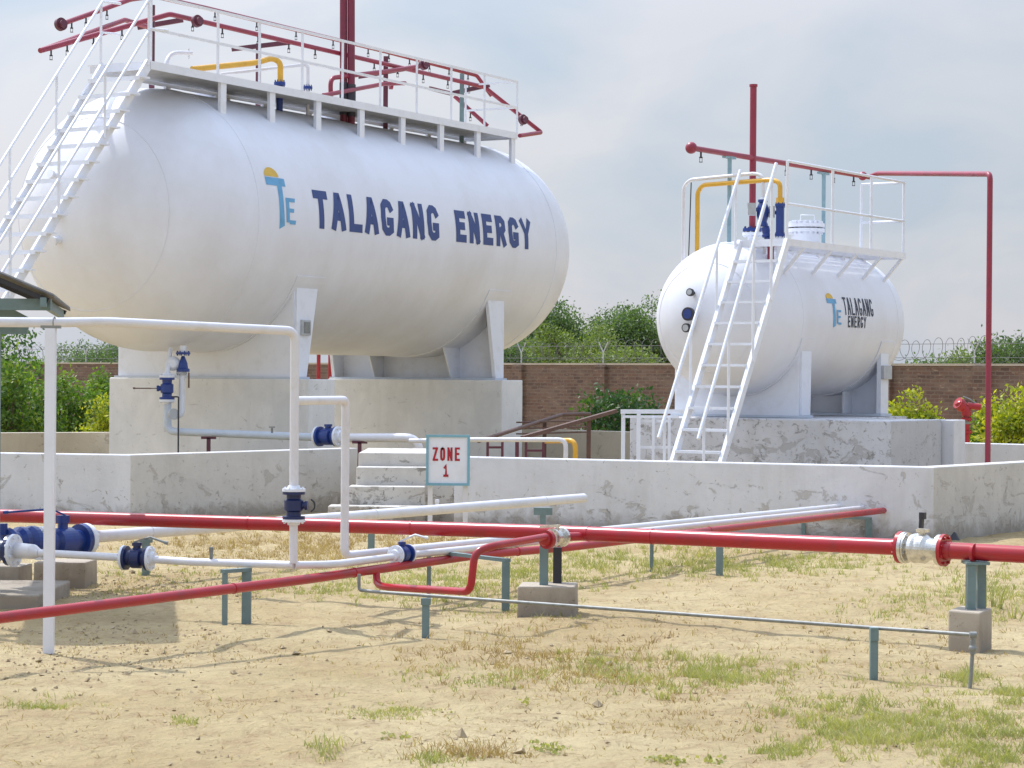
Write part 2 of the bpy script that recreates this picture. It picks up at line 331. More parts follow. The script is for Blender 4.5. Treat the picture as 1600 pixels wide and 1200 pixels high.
for o_, seg0 in ((dwl, 2), (dwr, 1)):
    o_.data.materials.append(M['plaster_worn_shade'])
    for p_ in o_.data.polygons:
        if 3 * seg0 <= p_.index < 3 * (3 if o_ is dwl else 3): p_.material_index = 1  # runs turned right get the worn coat, darkened to stand for shade
solo('rear_wall', wall_mb([P(-120, 677, 33)[:2], P(185, 677.5, 34.4)[:2]], -.1, P(80, 677, 33.5)[2], .2), M['plaster_beige'], 'low beige wall below the hedge on the left', 'wall', bevel=.01)
solo('rear_wall', wall_mb([P(700, 671, 39.5)[:2], P(985, 674, 37)[:2]], -.1, P(900, 672, 37.9)[2], .2), M['plaster_beige'], 'low beige wall behind the rusty handrails', 'wall', bevel=.01)
solo('rear_wall', wall_mb([P(1470, 693, 31.8)[:2], P(1700, 695, 30.5)[:2]], -.1, P(1540, 693.5, 31.2)[2], .2), M['plaster'], 'low pale wall in front of the yellow shrub on the right', 'wall', bevel=.01)

# steps over the dike
st = thing('steps', 'whitewashed concrete steps with cracked risers beside the zone sign', 'steps', (-1.2, 25, 0))
for i, (z, Y, x0, x1, yb) in enumerate([(.187, 24.62, 513, 662, 25.0), (.387, 24.93, 545, 664, 25.3), (.586, 25.23, 557, 715, 25.6), (.735, 25.53, 560, 722, 27.2)]):
    a = P(x0, 700, Y); b = P(x1, 700, Y); mb = MB(); sk = V([.0, 1, 0]) * (yb - Y - .003)
    mb.prism([(a[0], a[1], -.05), (b[0], b[1], -.05), (b[0], b[1], z), (a[0], a[1], z)], sk)
    part('step', mb, M['plaster_step'], st, bevel=.012)

# brick boundary wall with razor wire
W0_, W1_ = P(-150, 567, 83), P(1750, 568, 46)
_d = unit(V([W1_[0] - W0_[0], W1_[1] - W0_[1], 0])); W0_ = W0_ - _d * 28; W1_ = W1_ + _d * 14
wz = 1.955; wd = unit(V([W1_[0] - W0_[0], W1_[1] - W0_[1], 0])); wlen = np.linalg.norm((W1_ - W0_)[:2]); wn_ = V([wd[1], -wd[0], 0])
bw = thing('brick_wall', 'long brown brick boundary wall behind the tanks', 'wall', (W0_[0], W0_[1], 0)); bw.rotation_euler.z = math.atan2(wd[1], wd[0]); WORLD_ORG[bw.name] = V([0, 0, 0])
mb = MB(); mb.box((wlen / 2, .12, wz / 2 - .05), (V([1, 0, 0]), V([0, 1, 0]), UP), (wlen / 2, .11, wz / 2 + .0)); part('brickwork', mb, M['brick'], bw)
mb = MB(); mb.box((wlen / 2, .12, wz - .03), (V([1, 0, 0]), V([0, 1, 0]), UP), (wlen / 2, .14, .025)); part('coping', mb, M['concrete'], bw)
def wall_s(px):   # along-wall distance where a picture column meets it
    D = ray(px, 580); a = np.array([[wd[0], -D[0]], [wd[1], -D[1]]]); t = np.linalg.solve(a, -np.array([W0_[0], W0_[1]])); return t[0]
for px in (60, 330, 560, 690, 812, 941, 1078, 1225, 1385, 1535, 1680):
    s = wall_s(px); mb = MB(); mb.box((s, .1, wz / 2 - .03), (V([1, 0, 0]), V([0, 1, 0]), UP), (.17, .2, wz / 2 - .02)); part('pillar', mb, M['brick'], bw)
for px in (40, 130, 690, 810, 938, 1065, 1390, 1518, 1660):
    s = wall_s(px); mb = MB(); mb.beam((s, .1, wz), (s, .1, wz + .28), .025, .025); mb.beam((s, .1, wz + .26), (s + .16, .1, wz + .52), .02, .02); mb.beam((s, .1, wz + .26), (s - .16, .1, wz + .52), .02, .02)
    part('wire_bracket', mb, M['grey'], bw)
def wpt(s, o, z): return V([W0_[0], W0_[1], 0]) + wd * s - wn_ * o + UP * z
for (a, b, lab) in ((-100, 215, 'coiled razor wire on the brick wall left of the big tank'), (770, 1700, 'coiled razor wire along the brick wall around the small tank')):
    s0, s1 = wall_s(a), wall_s(b); n = int((s1 - s0) / .3); pts = []
    for i in range(n * 16 + 1):
        t = 2 * math.pi * i / 16; s = s0 + .3 * i / 16; j = .04 * math.sin(i * .37); rr = .25 + .02 * math.sin(i * .11)
        pts.append(wpt(s, .1 + rr * math.cos(t), wz + .29 + rr * math.sin(t) + j))
    mb = MB(); mb.tube(pts, .006, 4); mb.tube([wpt(s0, .1, wz + .12), wpt(s1, .1, wz + .12)], .006, 4); mb.tube([wpt(s0, .1, wz + .42), wpt(s1, .1, wz + .42)], .006, 4)
    solo('razor_wire', mb, M['wire'], lab, 'razor wire')

# ------------------------------------------------------------------ big and small storage tank
def shell_prof(t, n=22):
    a = [(-t.R * math.cos(x), max(t.R * math.sin(x), .002)) for x in np.linspace(0.001, math.pi / 2, n)]
    b = [(t.L + t.R * math.sin(x), max(t.R * math.cos(x), .002)) for x in np.linspace(0, math.pi / 2 - .001, n)]
    return a + [(t.L * k / 8, t.R) for k in range(1, 8)] + b
def weld(t, s, r, w=.02, seg=96):
    pts = [t.c + t.ax * s + r * (math.cos(a) * t.lt + math.sin(a) * UP) for a in np.linspace(0, 2 * math.pi, seg)]; mb = MB(); mb.tube(pts, w, 6); return mb
def saddle(t, root, s_web, sgn, w, ribs, dtop, dbot, zf):
    mb = MB(); N = 24; lo = []; hi = []
    for l in np.linspace(-w, w, N): hi.append(tp(t, s_web, l, t.c[2] - math.sqrt(max(t.R ** 2 - l * l, 0)) + .01)); lo.append(tp(t, s_web, l, zf))
    poly = lo + hi[::-1]; mb.add([p + t.ax * .012 * k for k in (-1, 1) for p in poly], [tuple(range(2 * N)), tuple(range(2 * N, 4 * N))[::-1]] + [(i, (i + 1) % (2 * N), 2 * N + (i + 1) % (2 * N), 2 * N + i) for i in range(2 * N)])
    sd_ = part('saddle', mb, M['white'], root)
    for l in ribs:
        zt = t.c[2] - math.sqrt(t.R ** 2 - l * l) + .02; m2 = MB(); k = .03 if abs(l) > .95 * w else .012
        e = .014 * sgn
        m2.prism([tp(t, s_web + e, l - k, zf + .03), tp(t, s_web + e + sgn * dbot, l - k, zf + .03), tp(t, s_web + e + sgn * dtop, l - k, zt), tp(t, s_web + e, l - k, zt)], t.lt * 2 * k)
        part('stiffener', m2, M['white'], sd_)
    m3 = MB(); m3.box(tp(t, s_web + sgn * dbot / 2, 0, zf + .014), (t.ax, t.lt, UP), (dbot / 2 + .06, w + .05, .014)); part('base_plate', m3, M['paleblue'], sd_)
    m4 = MB(); vs = []; a0 = math.asin(min(1, (w + .05) / t.R)) + .06; K = 40
    for a in np.linspace(-a0, a0, K):
        for s_ in (-.08, dtop + .1):
            for r_ in (t.R - .005, t.R + .014): vs.append(t.c + t.ax * (s_web + sgn * s_) + r_ * (math.sin(a) * t.lt - math.cos(a) * UP))
    fs = [];
    for i in range(K - 1):
        o = i * 4; fs += [(o + 1, o + 5, o + 7, o + 3), (o, o + 4, o + 5, o + 1), (o + 2, o + 3, o + 7, o + 6)]
    fs += [(0, 1, 3, 2), (4 * K - 4, 4 * K - 2, 4 * K - 1, 4 * K - 3)]; m4.add(vs, fs, False); part('wear_plate', m4, M['tank'], sd_)
    return sd_
# hand painted block letters as strokes in a unit box
GL = {'T': [[(0, 1), (1, 1)], [(.5, 1), (.5, 0)]], 'A': [[(0, 0), (.42, 1), (.58, 1), (1, 0)], [(.2, .33), (.8, .33)]], 'L': [[(.08, 1), (.08, 0), (1, 0)]],
      'G': [[(.93, .85), (.84, .95), (.64, 1), (.36, 1), (.10, .87), (.02, .5), (.10, .13), (.36, 0), (.66, 0), (.94, .08), (.94, .36), (.68, .36)]],
      'N': [[(.06, 0), (.06, 1)], [(.06, 1), (.94, 0)], [(.94, 0), (.94, 1)]], 'E': [[(.95, 1), (.1, 1), (.1, 0), (.95, 0)], [(.1, .52), (.8, .52)]],
      'R': [[(.1, 0), (.1, 1), (.68, 1), (.92, .88), (.92, .62), (.68, .5), (.1, .5)], [(.5, .5), (.95, 0)]], 'Y': [[(0, 1), (.5, .48), (1, 1)], [(.5, .48), (.5, 0)]],
      'Z': [[(.02, 1), (.95, 1)], [(.92, 1), (.05, 0)], [(.03, 0), (1, 0)]], 'O': [[(.5, 1), (.18, .93), (.08, .75), (.08, .25), (.18, .07), (.5, 0), (.82, .07), (.92, .25), (.92, .75), (.82, .93), (.5, 1), (.3, .97)]],
      '1': [[(.28, .78), (.55, 1), (.55, 0)], [(.25, 0), (.85, 0)]]}
def letter(mb, g, x0, y0, w, h, sw, mapf, k=[0]):
    for st_ in GL[g]:
        # polyline with mitred joints, width sw, subdivided, inset so that the box is the outer size
        q = [V([x0 + sw / 2 + px * (w - sw), y0 + sw / 2 + py * (h - sw)]) for px, py in st_]
        a, b = unit(q[1] - q[0]), unit(q[-1] - q[-2]); q[0] = q[0] - a * sw / 2; q[-1] = q[-1] + b * sw / 2
        d = [unit(q[i + 1] - q[i]) for i in range(len(q) - 1)]; L, Rr = [], []
        for i in range(len(q)):
            d0 = d[max(i - 1, 0)]; d1 = d[min(i, len(d) - 1)]; t = unit(d0 + d1); nn = V([-t[1], t[0]]); c = max(.7, d0 @ t); L.append(q[i] + nn * sw / 2 / c); Rr.append(q[i] - nn * sw / 2 / c)
        vs = []; off = .004 + .0006 * (k[0] % 3); k[0] += 1; n_ = 0
        for i in range(len(q) - 1):
            m_ = max(1, int(np.linalg.norm(q[i + 1] - q[i]) / (h / 8)))
            for j in range(m_ + (i == len(q) - 2)):
                t = j / m_; vs += [mapf(*(L[i] * (1 - t) + L[i + 1] * t), off), mapf(*(Rr[i] * (1 - t) + Rr[i + 1] * t), off)]; n_ += 1
        mb.add(vs, [(2 * i, 2 * i + 1, 2 * i + 3, 2 * i + 2) for i in range(n_ - 1)])
def surf(t):
    def f(s, z, off):   # z relative to the tank axis, measured as height
        r = t.R + off; zz = max(-t.R, min(t.R, z)); return t.c + t.ax * s + t.lt * math.sqrt(r * r - zz * zz) + UP * zz
    return f
def word(mb, text, s0, s1, zb, zt, sw, mapf, gap=.28, slope=0):
    n = len(text); w = (s1 - s0) / (n + gap * (n - 1)) 
    for i, g in enumerate(text): letter(mb, g, s0 + i * w * (1 + gap), zb, w, zt - zb, sw, mapf)
def fill_poly(mb, pts, mapf, off, ny=6):   # thin grid strip between matching left/right edges
    L, Rr = pts; vs = []
    for i in range(len(L)): vs += [mapf(*L[i], off), mapf(*Rr[i], off)]
    mb.add(vs, [(2 * i, 2 * i + 1, 2 * i + 3, 2 * i + 2) for i in range(len(L) - 1)])
def emblem(root, t, s0, s1, zt, zb):
    # light-blue T with a yellow half sun on top and a small E at its foot
    f = surf(t); w = s1 - s0; h = zt - zb; X = lambda u: s0 + u * w; Z = lambda v: zb + v * h
    e = MB(); fill_poly(e, ([(X(0), Z(.70 + .13 * k / 3)) for k in range(4)], [(X(.72), Z(.70 + .13 * k / 3)) for k in range(4)]), f, .004)
    fill_poly(e, ([(X(.40 - .10 * (1 - abs(1 - k / 8)) * 0 - .02 * k / 8), Z(.70 - (.70 if k == 8 else .70 * k / 8))) for k in range(9)], [(X(.58 - .02 * math.sin(k / 8 * 3)), Z(.70 - .64 * k / 8)) for k in range(9)]), f, .004)
    fill_poly(e, ([(X(.64), Z(.52 - .4 * k / 5)) for k in range(6)], [(X(.76), Z(.52 - .4 * k / 5)) for k in range(6)]), f, .005)
    for v in (.49, .32, .13): fill_poly(e, ([(X(.76), Z(v + .03 - .0)), (X(.76), Z(v - .035))], [(X(1.0 - (.06 if v == .32 else 0)), Z(v + .03)), (X(.98 - (.06 if v == .32 else 0)), Z(v - .035))]), f, .0055)
    part('emblem_letters', e, M['sky_blue'], root)
    e = MB(); K = 14; fill_poly(e, ([(X(.27 - .27 * math.cos(a)), Z(.845)) for a in np.linspace(0, math.pi, K)], [(X(.27 - .27 * math.cos(a)), Z(.845 + .15 * math.sin(a))) for a in np.linspace(0, math.pi, K)]), f, .004)
    part('emblem_sun', e, M['sun_yellow'], root)

t1 = thing('storage_tank', 'large white horizontal gas tank lettered in blue capitals on two concrete foundations', 'tank', tp(T1, 4.25, 0, 1.542))
mb = MB(); mb.lathe(T1.c, T1.ax, shell_prof(T1), 128); part('shell', mb, M['tank'], t1)
for s in (0, T1.L): part('weld_seam', weld(T1, s, T1.R, .008), M['tank'], t1)
part('weld_seam', weld(T1, -.70 * T1.R, .714 * T1.R, .008), M['tank'], t1)
saddle(T1, t1, 1.22, 1, 1.58, (-1.58, -.75, .75, 1.58), .52, .26, 1.542)
saddle(T1, t1, 7.16, -1, 1.58, (-1.58, -.75, .75, 1.58), .52, .26, 1.542)
f1 = surf(T1); mb = MB(); word(mb, 'TALAGANG', 1.33, 4.73, -.075, .472, .122, f1, .2); part('lettering', mb, M['textblue'], t1); mb = MB(); word(mb, 'ENERGY', 5.2, 7.65, -.055, .445, .122, f1, .2)
part('lettering', mb, M['textblue'], t1)
emblem(t1, T1, .24, .87, .72, -.14)
def t1_head(px, py):   # point on the near head of the big tank
    D = ray(px, py); D = D / np.linalg.norm(D); o = EYE - T1.c; b = o @ D; c = o @ o - T1.R ** 2; k = -b - math.sqrt(b * b - c); return EYE + D * k
for px, py in ((88, 276), (94, 336), (92, 375)):
    p = t1_head(px, py); d = unit(p - T1.c); mb = MB(); mb.cyl(p - d * .02, p + d * .09, .05, 16); mb.disc(p + d * .1, d, .062, .03); part('head_nozzle', mb, M['white'], t1)
mb = MB(); c = onl(T1, 477, 512, 1.62); mb.box(c, (T1.ax, T1.lt, UP), (.11, .03, .11)); bx = part('terminal_box', mb, M['grey'], t1, bevel=.01)
mb = MB(); mb.box(c + T1.lt * .032, (T1.ax, T1.lt, UP), (.075, .003, .08)); part('cover', mb, M['galv'], bx)

t2 = thing('storage_tank', 'small white horizontal gas tank with round gauges and small black lettering', 'tank', tp(T2, 1.4, 0, 1.119))
mb = MB(); mb.lathe(T2.c, T2.ax, shell_prof(T2), 112); part('shell', mb, M['tank'], t2)
part('weld_seam', weld(T2, -.72 * T2.R, .694 * T2.R, .006), M['tank'], t2)
for s in (0, T2.L): part('weld_seam', weld(T2, s, T2.R, .004), M['tank'], t2)
saddle(T2, t2, .1, 1, .86, (-.86, -.35, .35, .86), .26, .24, 1.119)
saddle(T2, t2, 2.7, -1, .86, (-.86, -.35, .35, .86), .24, .24, 1.119)
f2 = surf(T2); mb = MB(); word(mb, 'TALAGANG', 1.17, 2.06, .07, .295, .027, f2, .22); part('lettering', mb, M['textblack'], t2)
mb = MB(); word(mb, 'ENERGY', 1.27, 1.82, -.085, .06, .023, f2, .25); part('lettering', mb, M['textblack'], t2)
emblem(t2, T2, .7, 1.08, .335, -.10)
def t2_head(px, py):
    D = ray(px, py); D = D / np.linalg.norm(D); o = EYE - T2.c; b = o @ D; c = o @ o - T2.R ** 2; return EYE + D * (-b - math.sqrt(b * b - c))
for px, py, r in ((1084, 458, .047), (1081, 491, .082), (1078, 512, .055)):
    p = t2_head(px, py); d = unit(p - T2.c); d = unit(d * .4 - T2.ax); mb = MB(); mb.cyl(p - d * .03, p + d * .07, r * .45, 14); mb.disc(p + d * .085, d, r, .04); g_ = part('gauge', mb, M['dark'], t2)
    mb = MB(); mb.disc(p + d * .107, d, r * .72, .006); part('dial', mb, M['grey' if r != .082 else 'blue'], g_)
mb = MB(); c = onl(T2, 1384, 582, .9); mb.box(c, (T2.ax, T2.lt, UP), (.13, .035, .09)); part('terminal_box', mb, M['grey'], t2, bevel=.008)

# concrete foundations
for (s, t_, l0, l1, lab) in ((1.474, .33, -1.58 * 1.08, 1.58 * 1.196, 'tall whitewashed concrete foundation under the near saddle of the big tank'), (7.03, .34, -1.58 * .99, 1.58 * 1.17, 'tall pale concrete foundation under the far saddle of the big tank')):
    mb = MB(); mb.box(tp(T1, s, (l0 + l1) / 2, 1.542 / 2 - .05), (T1.ax, T1.lt, UP), (t_, (l1 - l0) / 2, 1.542 / 2 + .048)); solo('concrete_foundation', mb, M['plaster_found'], lab, 'foundation', 'tank foundations', .015)
lA0, lA1 = sl(T2, ons(T2, 984, 651, -.55))[1], sl(T2, ons(T2, 1393, 652, -.55))[1]
mb = MB(); mb.box(tp(T2, .2, (lA0 + lA1) / 2, .535), (T2.ax, T2.lt, UP), (.75, (lA1 - lA0) / 2, .58)); pl_ = solo('concrete_foundation', mb, M['plaster_peel'], 'broad peeling whitewashed plinth under the small tank', 'foundation', 'tank foundations', .015)
pl_.data.materials.append(M['cement_shade']); pl_.data.polygons[3].material_index = 1  # right side face painted darker so it reads as shaded
lB = sl(T2, ons(T2, 1467, 652, .98))[1]; lB1 = sl(T2, ons(T2, 1491, 652, .98))[1]
mb = MB(); mb.box(tp(T2, 1.16, (lB + lB1) / 2 - .1, .53), (T2.ax, T2.lt, UP), (.18, (lB1 - lB) / 2 + .1, .58)); solo('plinth_pier', mb, M['plaster'], 'narrow pale pier at the right end of the peeling plinth', 'pier', bevel=.012)
mb = MB(); mb.box(tp(T2, 2.2, 0, .53), (T2.ax, T2.lt, UP), (.85, 1.0, .58)); solo('concrete_foundation', mb, M['plaster_peel'], 'concrete plinth under the far saddle of the small tank', 'foundation', 'tank foundations', .012)

# ------------------------------------------------------------------ walkway and stairs of the big tank
wk = thing('tank_walkway', 'white steel walkway with guard rail along the top of the big tank', 'walkway', tp(T1, 3, .8, 5.5))
DZ = 5.74; LO, LI = 1.14, .12; S0, S1 = -1.5, 8.38
mb = MB(); mb.box(tp(T1, (S0 + S1) / 2, (LO + LI) / 2, DZ - .045), (T1.ax, T1.lt, UP), ((S1 - S0) / 2 - .02, (LO - LI) / 2 - .03, .006)); part('deck', mb, M['deck'], wk)
for l in (LO, LI):
    mb = MB(); mb.beamx(tp(T1, S0, l, DZ - .05), tp(T1, S1, l, DZ - .05), .012, .11, T1.lt); mb.beamx(tp(T1, S0, l - .025, DZ - .0), tp(T1, S1, l - .025, DZ - .0), .05, .01, T1.lt); part('edge_beam', mb, M['white'], wk)
for s in (S0, S1): mb = MB(); mb.beamx(tp(T1, s, LI, DZ - .05), tp(T1, s, LO, DZ - .05), .012, .11, T1.ax); part('end_beam', mb, M['white'], wk)
for i in range(8):
    for l in (LO - .04, LI + .04):
        s = .13 + 1.163 * i + (0 if l > .5 else -.03); zt = T1.c[2] + math.sqrt(T1.R ** 2 - l * l) - .02; mb = MB()
        w_ = .13 if l > .5 else .1
        mb.beamx(tp(T1, s, l, zt), tp(T1, s, l, DZ - .1), w_, .05, T1.ax); part('support_leg', mb, M['white'], wk)
mb = MB(); RZ = 6.61
for s in [-.02, 2.02, 4.1, 5.3, 6.3, 7.3][:0]: pass
rail_px = [237, 342, 407, 474, 537, 596, 653, 707, 759, 810]
rs = []
for px in rail_px:
    D = onl(T1, px, 60, LO); rs.append(sl(T1, D)[0])
for s in rs:
    mb = MB(); mb.beam(tp(T1, s, LO - .015, DZ), tp(T1, s, LO - .015, RZ), .035, .035); part('rail_post', mb, M['white'], wk)
for z in (RZ, DZ + .43):
    mb = MB(); mb.beam(tp(T1, rs[0], LO - .015, z), tp(T1, S1, LO - .015, z), .035, .035); part('rail', mb, M['white'], wk)
mb = MB(); mb.beam(tp(T1, S1 - .02, LO, RZ), tp(T1, S1 - .02, LI, RZ), .03, .03); mb.beam(tp(T1, S1 - .02, LO, DZ + .43), tp(T1, S1 - .02, LI, DZ + .43), .03, .03); mb.beam(tp(T1, S1 - .02, LI, DZ), tp(T1, S1 - .02, LI, RZ), .035, .035); part('end_rail', mb, M['white'], wk)

stw = thing('access_stairs', 'steep white steel stairs with double handrails at the left end of the big tank', 'stairs', tp(T1, -6, .7, 0))
kk = 1.19; SB = S0 - DZ / kk
def spt(s, l, up=0): return tp(T1, s, l, DZ + (s - S0) * kk + up)
LL = .35
for l in (LO - .02, LL):
    mb = MB(); mb.beam(spt(S0 + .0, l, -.02), spt(SB + .02, l, 0.0), .04, .13, up=UP); part('stringer', mb, M['white'], stw)
nst = 24
for i in range(1, nst):
    s = S0 + (SB - S0) * i / nst; mb = MB(); mb.box(spt(s, (LO + LL) / 2 + .03, .0), (T1.ax, T1.lt, UP), (.1, (LO - LL) / 2 + .05, .012)); mb.box(spt(s, (LO + LL) / 2 + .03, -.022) - T1.ax * .097, (T1.ax, T1.lt, UP), (.004, (LO - LL) / 2 + .04, .02)); part('tread', mb, M['white'], stw)
for l, side in ((LO + .01, 'near'), (LL - .01, 'far')):
    mb = MB()
    top = RZ - DZ
    for h in (top, top * .52):
        mb.tube([tp(T1, S0 + .35, l, DZ + h), spt(S0 - .02, l, h), spt(SB + .5, l, h)], .019, 8)
    hr = part('handrail', mb, M['white'], stw)
    for i in range(6):
        s = S0 - .05 - i * .88; mb = MB(); mb.beam(spt(s, l, .0), spt(s, l, top), .03, .03); part('handrail_post', mb, M['white'], stw)
for s in (S0 - .95, S0 - 2.0): pass

# ------------------------------------------------------------------ platform and ladder of the small tank
pf = thing('tank_platform', 'small white railed platform on brackets beside the top of the small tank', 'platform', tp(T2, 1, .7, 3.2))
PZ, PR, po, pi_, ps0, ps1 = 3.25, 4.2, 1.05, .42, -.64, 2.84
mb = MB()
for l in np.arange(pi_ + .02, po - .01, .033): mb.beamx(tp(T2, ps0, l, PZ - .015), tp(T2, ps1, l, PZ - .015), .008, .03, T2.lt)
for s in np.arange(ps0 + .1, ps1, .25): mb.beamx(tp(T2, s, pi_, PZ - .035), tp(T2, s, po, PZ - .035), .01, .02, T2.ax)
part('grating', mb, M['white'], pf)
mb = MB()
for l in (pi_, po): mb.beamx(tp(T2, ps0, l, PZ - .02), tp(T2, ps1, l, PZ - .02), .012, .085, T2.lt)
for s in (ps0, ps1): mb.beamx(tp(T2, s, pi_ + .008, PZ - .02), tp(T2, s, po - .008, PZ - .02), .012, .085, T2.ax)
part('edge_frame', mb, M['white'], pf)
for s in (-.16, .6, 1.35, 2.1, 2.76):
    z_ = T2.c[2] + .57; mb = MB(); mb.beamx(tp(T2, s, .765, z_ - .02), tp(T2, s, po - .02, PZ - .06), .035, .035, T2.ax); part('bracket', mb, M['white'], pf)
    l_ = .5; z2_ = T2.c[2] + math.sqrt(T2.R ** 2 - l_ ** 2); mb = MB(); mb.beam(tp(T2, s, l_, z2_ - .02), tp(T2, s, l_, PZ - .06), .035, .035); part('bracket', mb, M['white'], pf)
for px in (1231, 1302, 1362.5, 1413):
    s = min(sl(T2, onl(T2, px, 330, po))[0], ps1 - .02); mb = MB(); mb.beam(tp(T2, s, po - .01, PZ), tp(T2, s, po - .01, PR), .032, .032); part('rail_post', mb, M['white'], pf)
mb = MB(); mb.beam(tp(T2, ps1 - .02, pi_, PZ), tp(T2, ps1 - .02, pi_, PR), .032, .032); part('rail_post', mb, M['white'], pf)
s_a = sl(T2, onl(T2, 1231, 330, po))[0]
for z in (PR, PZ + .44):
    mb = MB(); mb.tube([tp(T2, s_a if z < PR else ps0 + .02, po - .01, z), tp(T2, ps1 - .02, po - .01, z), tp(T2, ps1 - .02, pi_, z)], .017, 8); part('rail', mb, M['white'], pf)

ld = thing('access_ladder', 'white steel ladder with slanted handrails leaning on the small tank', 'ladder', tp(T2, -2.6, .7, 0))
k2 = (PZ - .66) / 1.6
def lpt(s, l, up=0): return tp(T2, s, l, PZ + (s - ps0) * k2 + up)
sb2 = ps0 - PZ / k2
for l in (po, pi_): mb = MB(); mb.beamx(lpt(ps0, l), lpt(sb2, l), .045, .09, T2.lt); part('stringer', mb, M['white'], ld)
for i in range(1, 13):
    s = ps0 + (sb2 - ps0) * i / 13; mb = MB(); mb.box(lpt(s, (po + pi_) / 2), (T2.ax, T2.lt, UP), (.075, (po - pi_) / 2 - .024, .015)); part('tread', mb, M['white'], ld)
for l, px0, py0, px1, py1 in ((po + .02, 1213, 255, 1091, 686), (pi_ - .02, 1157, 266, 1029, 684)):
    a = onl(T2, px0, py0, l); b = onl(T2, px1, py1, l); mb = MB(); mb.tube([a, b], .021, 10); h = part('handrail', mb, M['white'], ld)
    for t in (.06, .30, .62, .93):
        p = a + (b - a) * t; s = sl(T2, p)[0]; zz = PZ + (s - ps0) * k2 if s < ps0 else PZ; zb = max(zz, 0); mb = MB(); mb.beam(V([p[0], p[1], zb]), p, .03, .03); part('handrail_post', mb, M['white'], ld)

# ------------------------------------------------------------------ pipework helpers
def nozzle_set(root, pts, m=None):
    for p in pts:
        mb = MB(); mb.cyl(p, p - UP * .07, .012, 8); mb.cyl(p - UP * .07, p - UP * .085, .022, 8); mb.beam(p - UP * .085 + V([.015, 0, 0]), p - UP * .13 + V([.015, 0, 0]), .006, .006); mb.beam(p - UP * .085 - V([.015, 0, 0]), p - UP * .13 - V([.015, 0, 0]), .006, .006); mb.cyl(p - UP * .13, p - UP * .137, .022, 8)
        part('nozzle', mb, M['dark'], root)
def ring(mb, p, d, r, w=.012): mb.disc(p, d, r, w)
def valve(root, c, d, r, L, body, fl, name='valve', up=UP, handle=None, hm=None, fm=True, hlen=.28, rise=.05):
    """flanged ball valve: body lathe, two flanges, stem, lever"""
    c = V(c); d = unit(d); up = unit(V(up) - d * (V(up) @ d)); mb = MB(); fr = r * 1.9
    mb.lathe(c - d * L * .5, d, [(0, fr), (L * .1, fr), (L * .11, r * 1.25), (L * .26, r * 1.2), (L * .32, r * 1.62), (L * .68, r * 1.62), (L * .74, r * 1.2), (L * .89, r * 1.25), (L * .9, fr), (L, fr)], 28, False)
    mb.cyl(c + up * r * 1.2, c + up * (r * 1.62 + rise * .5), r * .6, 14); mb.cyl(c + up * (r * 1.62 + rise * .4), c + up * (r * 1.62 + rise), r * .85, 6)
    b = part(name, mb, M[body], root)
    if fm:
        for k in (-1, 1):
            m2 = MB(); m2.flange(c + d * k * (L * .5 + L * .055), d, fr * 1.03, L * .1, 8); m2.cyl(c + d * k * L * .6, c + d * k * L * .72, r * 1.2, 16, r2=r * 1.0); part('flange', m2, M[fl], root)
    if handle is not None:
        h = unit(V(handle)); m3 = MB(); t = c + up * (r * 1.62 + rise); m3.beam(t - h * .02, t + h * .05 + up * .03, .02, .012); m3.tube([t + h * .05 + up * .03, t + h * .09 + up * .045, t + h * hlen + up * .02], .008, 8); m3.cyl(t + h * hlen * .93 + up * .022, t + h * (hlen + .01) + up * .02, .013, 8)
        part('lever', m3, M[hm or 'galv'], b)
    return b

# ------------------------------------------------------------------ sprinkler pipework over the big tank
dl = thing('sprinkler_pipework', 'dull red sprinkler pipe loop raised above the big tank walkway', 'pipework', tp(T1, 4, 0, 6))
lh = .35
def H(px, py, l=lh): return onl(T1, px, py, l)
zn = sl(T1, H(265, 22))[2]
A = H(63, 79, -.15); B = H(265, 22); E_ = H(757, 136)
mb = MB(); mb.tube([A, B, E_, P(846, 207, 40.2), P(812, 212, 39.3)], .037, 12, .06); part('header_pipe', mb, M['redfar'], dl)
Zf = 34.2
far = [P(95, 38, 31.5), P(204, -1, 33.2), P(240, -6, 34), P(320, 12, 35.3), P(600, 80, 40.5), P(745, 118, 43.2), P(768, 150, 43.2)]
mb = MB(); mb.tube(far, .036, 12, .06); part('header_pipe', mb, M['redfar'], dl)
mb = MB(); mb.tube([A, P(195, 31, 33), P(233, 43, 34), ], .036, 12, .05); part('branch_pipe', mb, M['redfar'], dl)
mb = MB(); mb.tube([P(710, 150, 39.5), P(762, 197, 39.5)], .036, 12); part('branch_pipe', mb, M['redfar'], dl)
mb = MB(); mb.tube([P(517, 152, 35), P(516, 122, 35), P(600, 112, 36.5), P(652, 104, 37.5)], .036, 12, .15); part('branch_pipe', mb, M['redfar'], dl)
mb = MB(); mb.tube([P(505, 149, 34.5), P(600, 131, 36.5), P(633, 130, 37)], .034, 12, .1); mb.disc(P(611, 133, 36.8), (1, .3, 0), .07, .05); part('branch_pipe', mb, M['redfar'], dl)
for p, d, r in ((P(95, 38, 31.5), T1.ax, .09), (P(308, 33, 31.95), T1.ax, .085), (P(817, 187, 39.8), T1.ax, .09), (P(662, 101, 38), T1.ax, .09)):
    mb = MB(); mb.disc(p, (1, -1, .2), r, .06); mb.disc(p + V([.04, -.04, 0]), (1, -1, .2), r * .6, .06); part('flange', mb, M['maroon' if r < .2 else 'redfar'], dl)
for a, b in (((215, 43), (286, 31)), ((362, 77), (455, 66)), ((560, 120), (655, 104)), ((705, 146), (765, 133)), ((672, 138), (704, 146))):
    mb = MB(); pa = P(*a, 34 + (a[0] - 200) * .011); pb = P(*b, 33.2 + (b[0] - 200) * .011); mb.beam(pa, pb, .05, .07); part('cross_arm', mb, M['maroon'], dl)
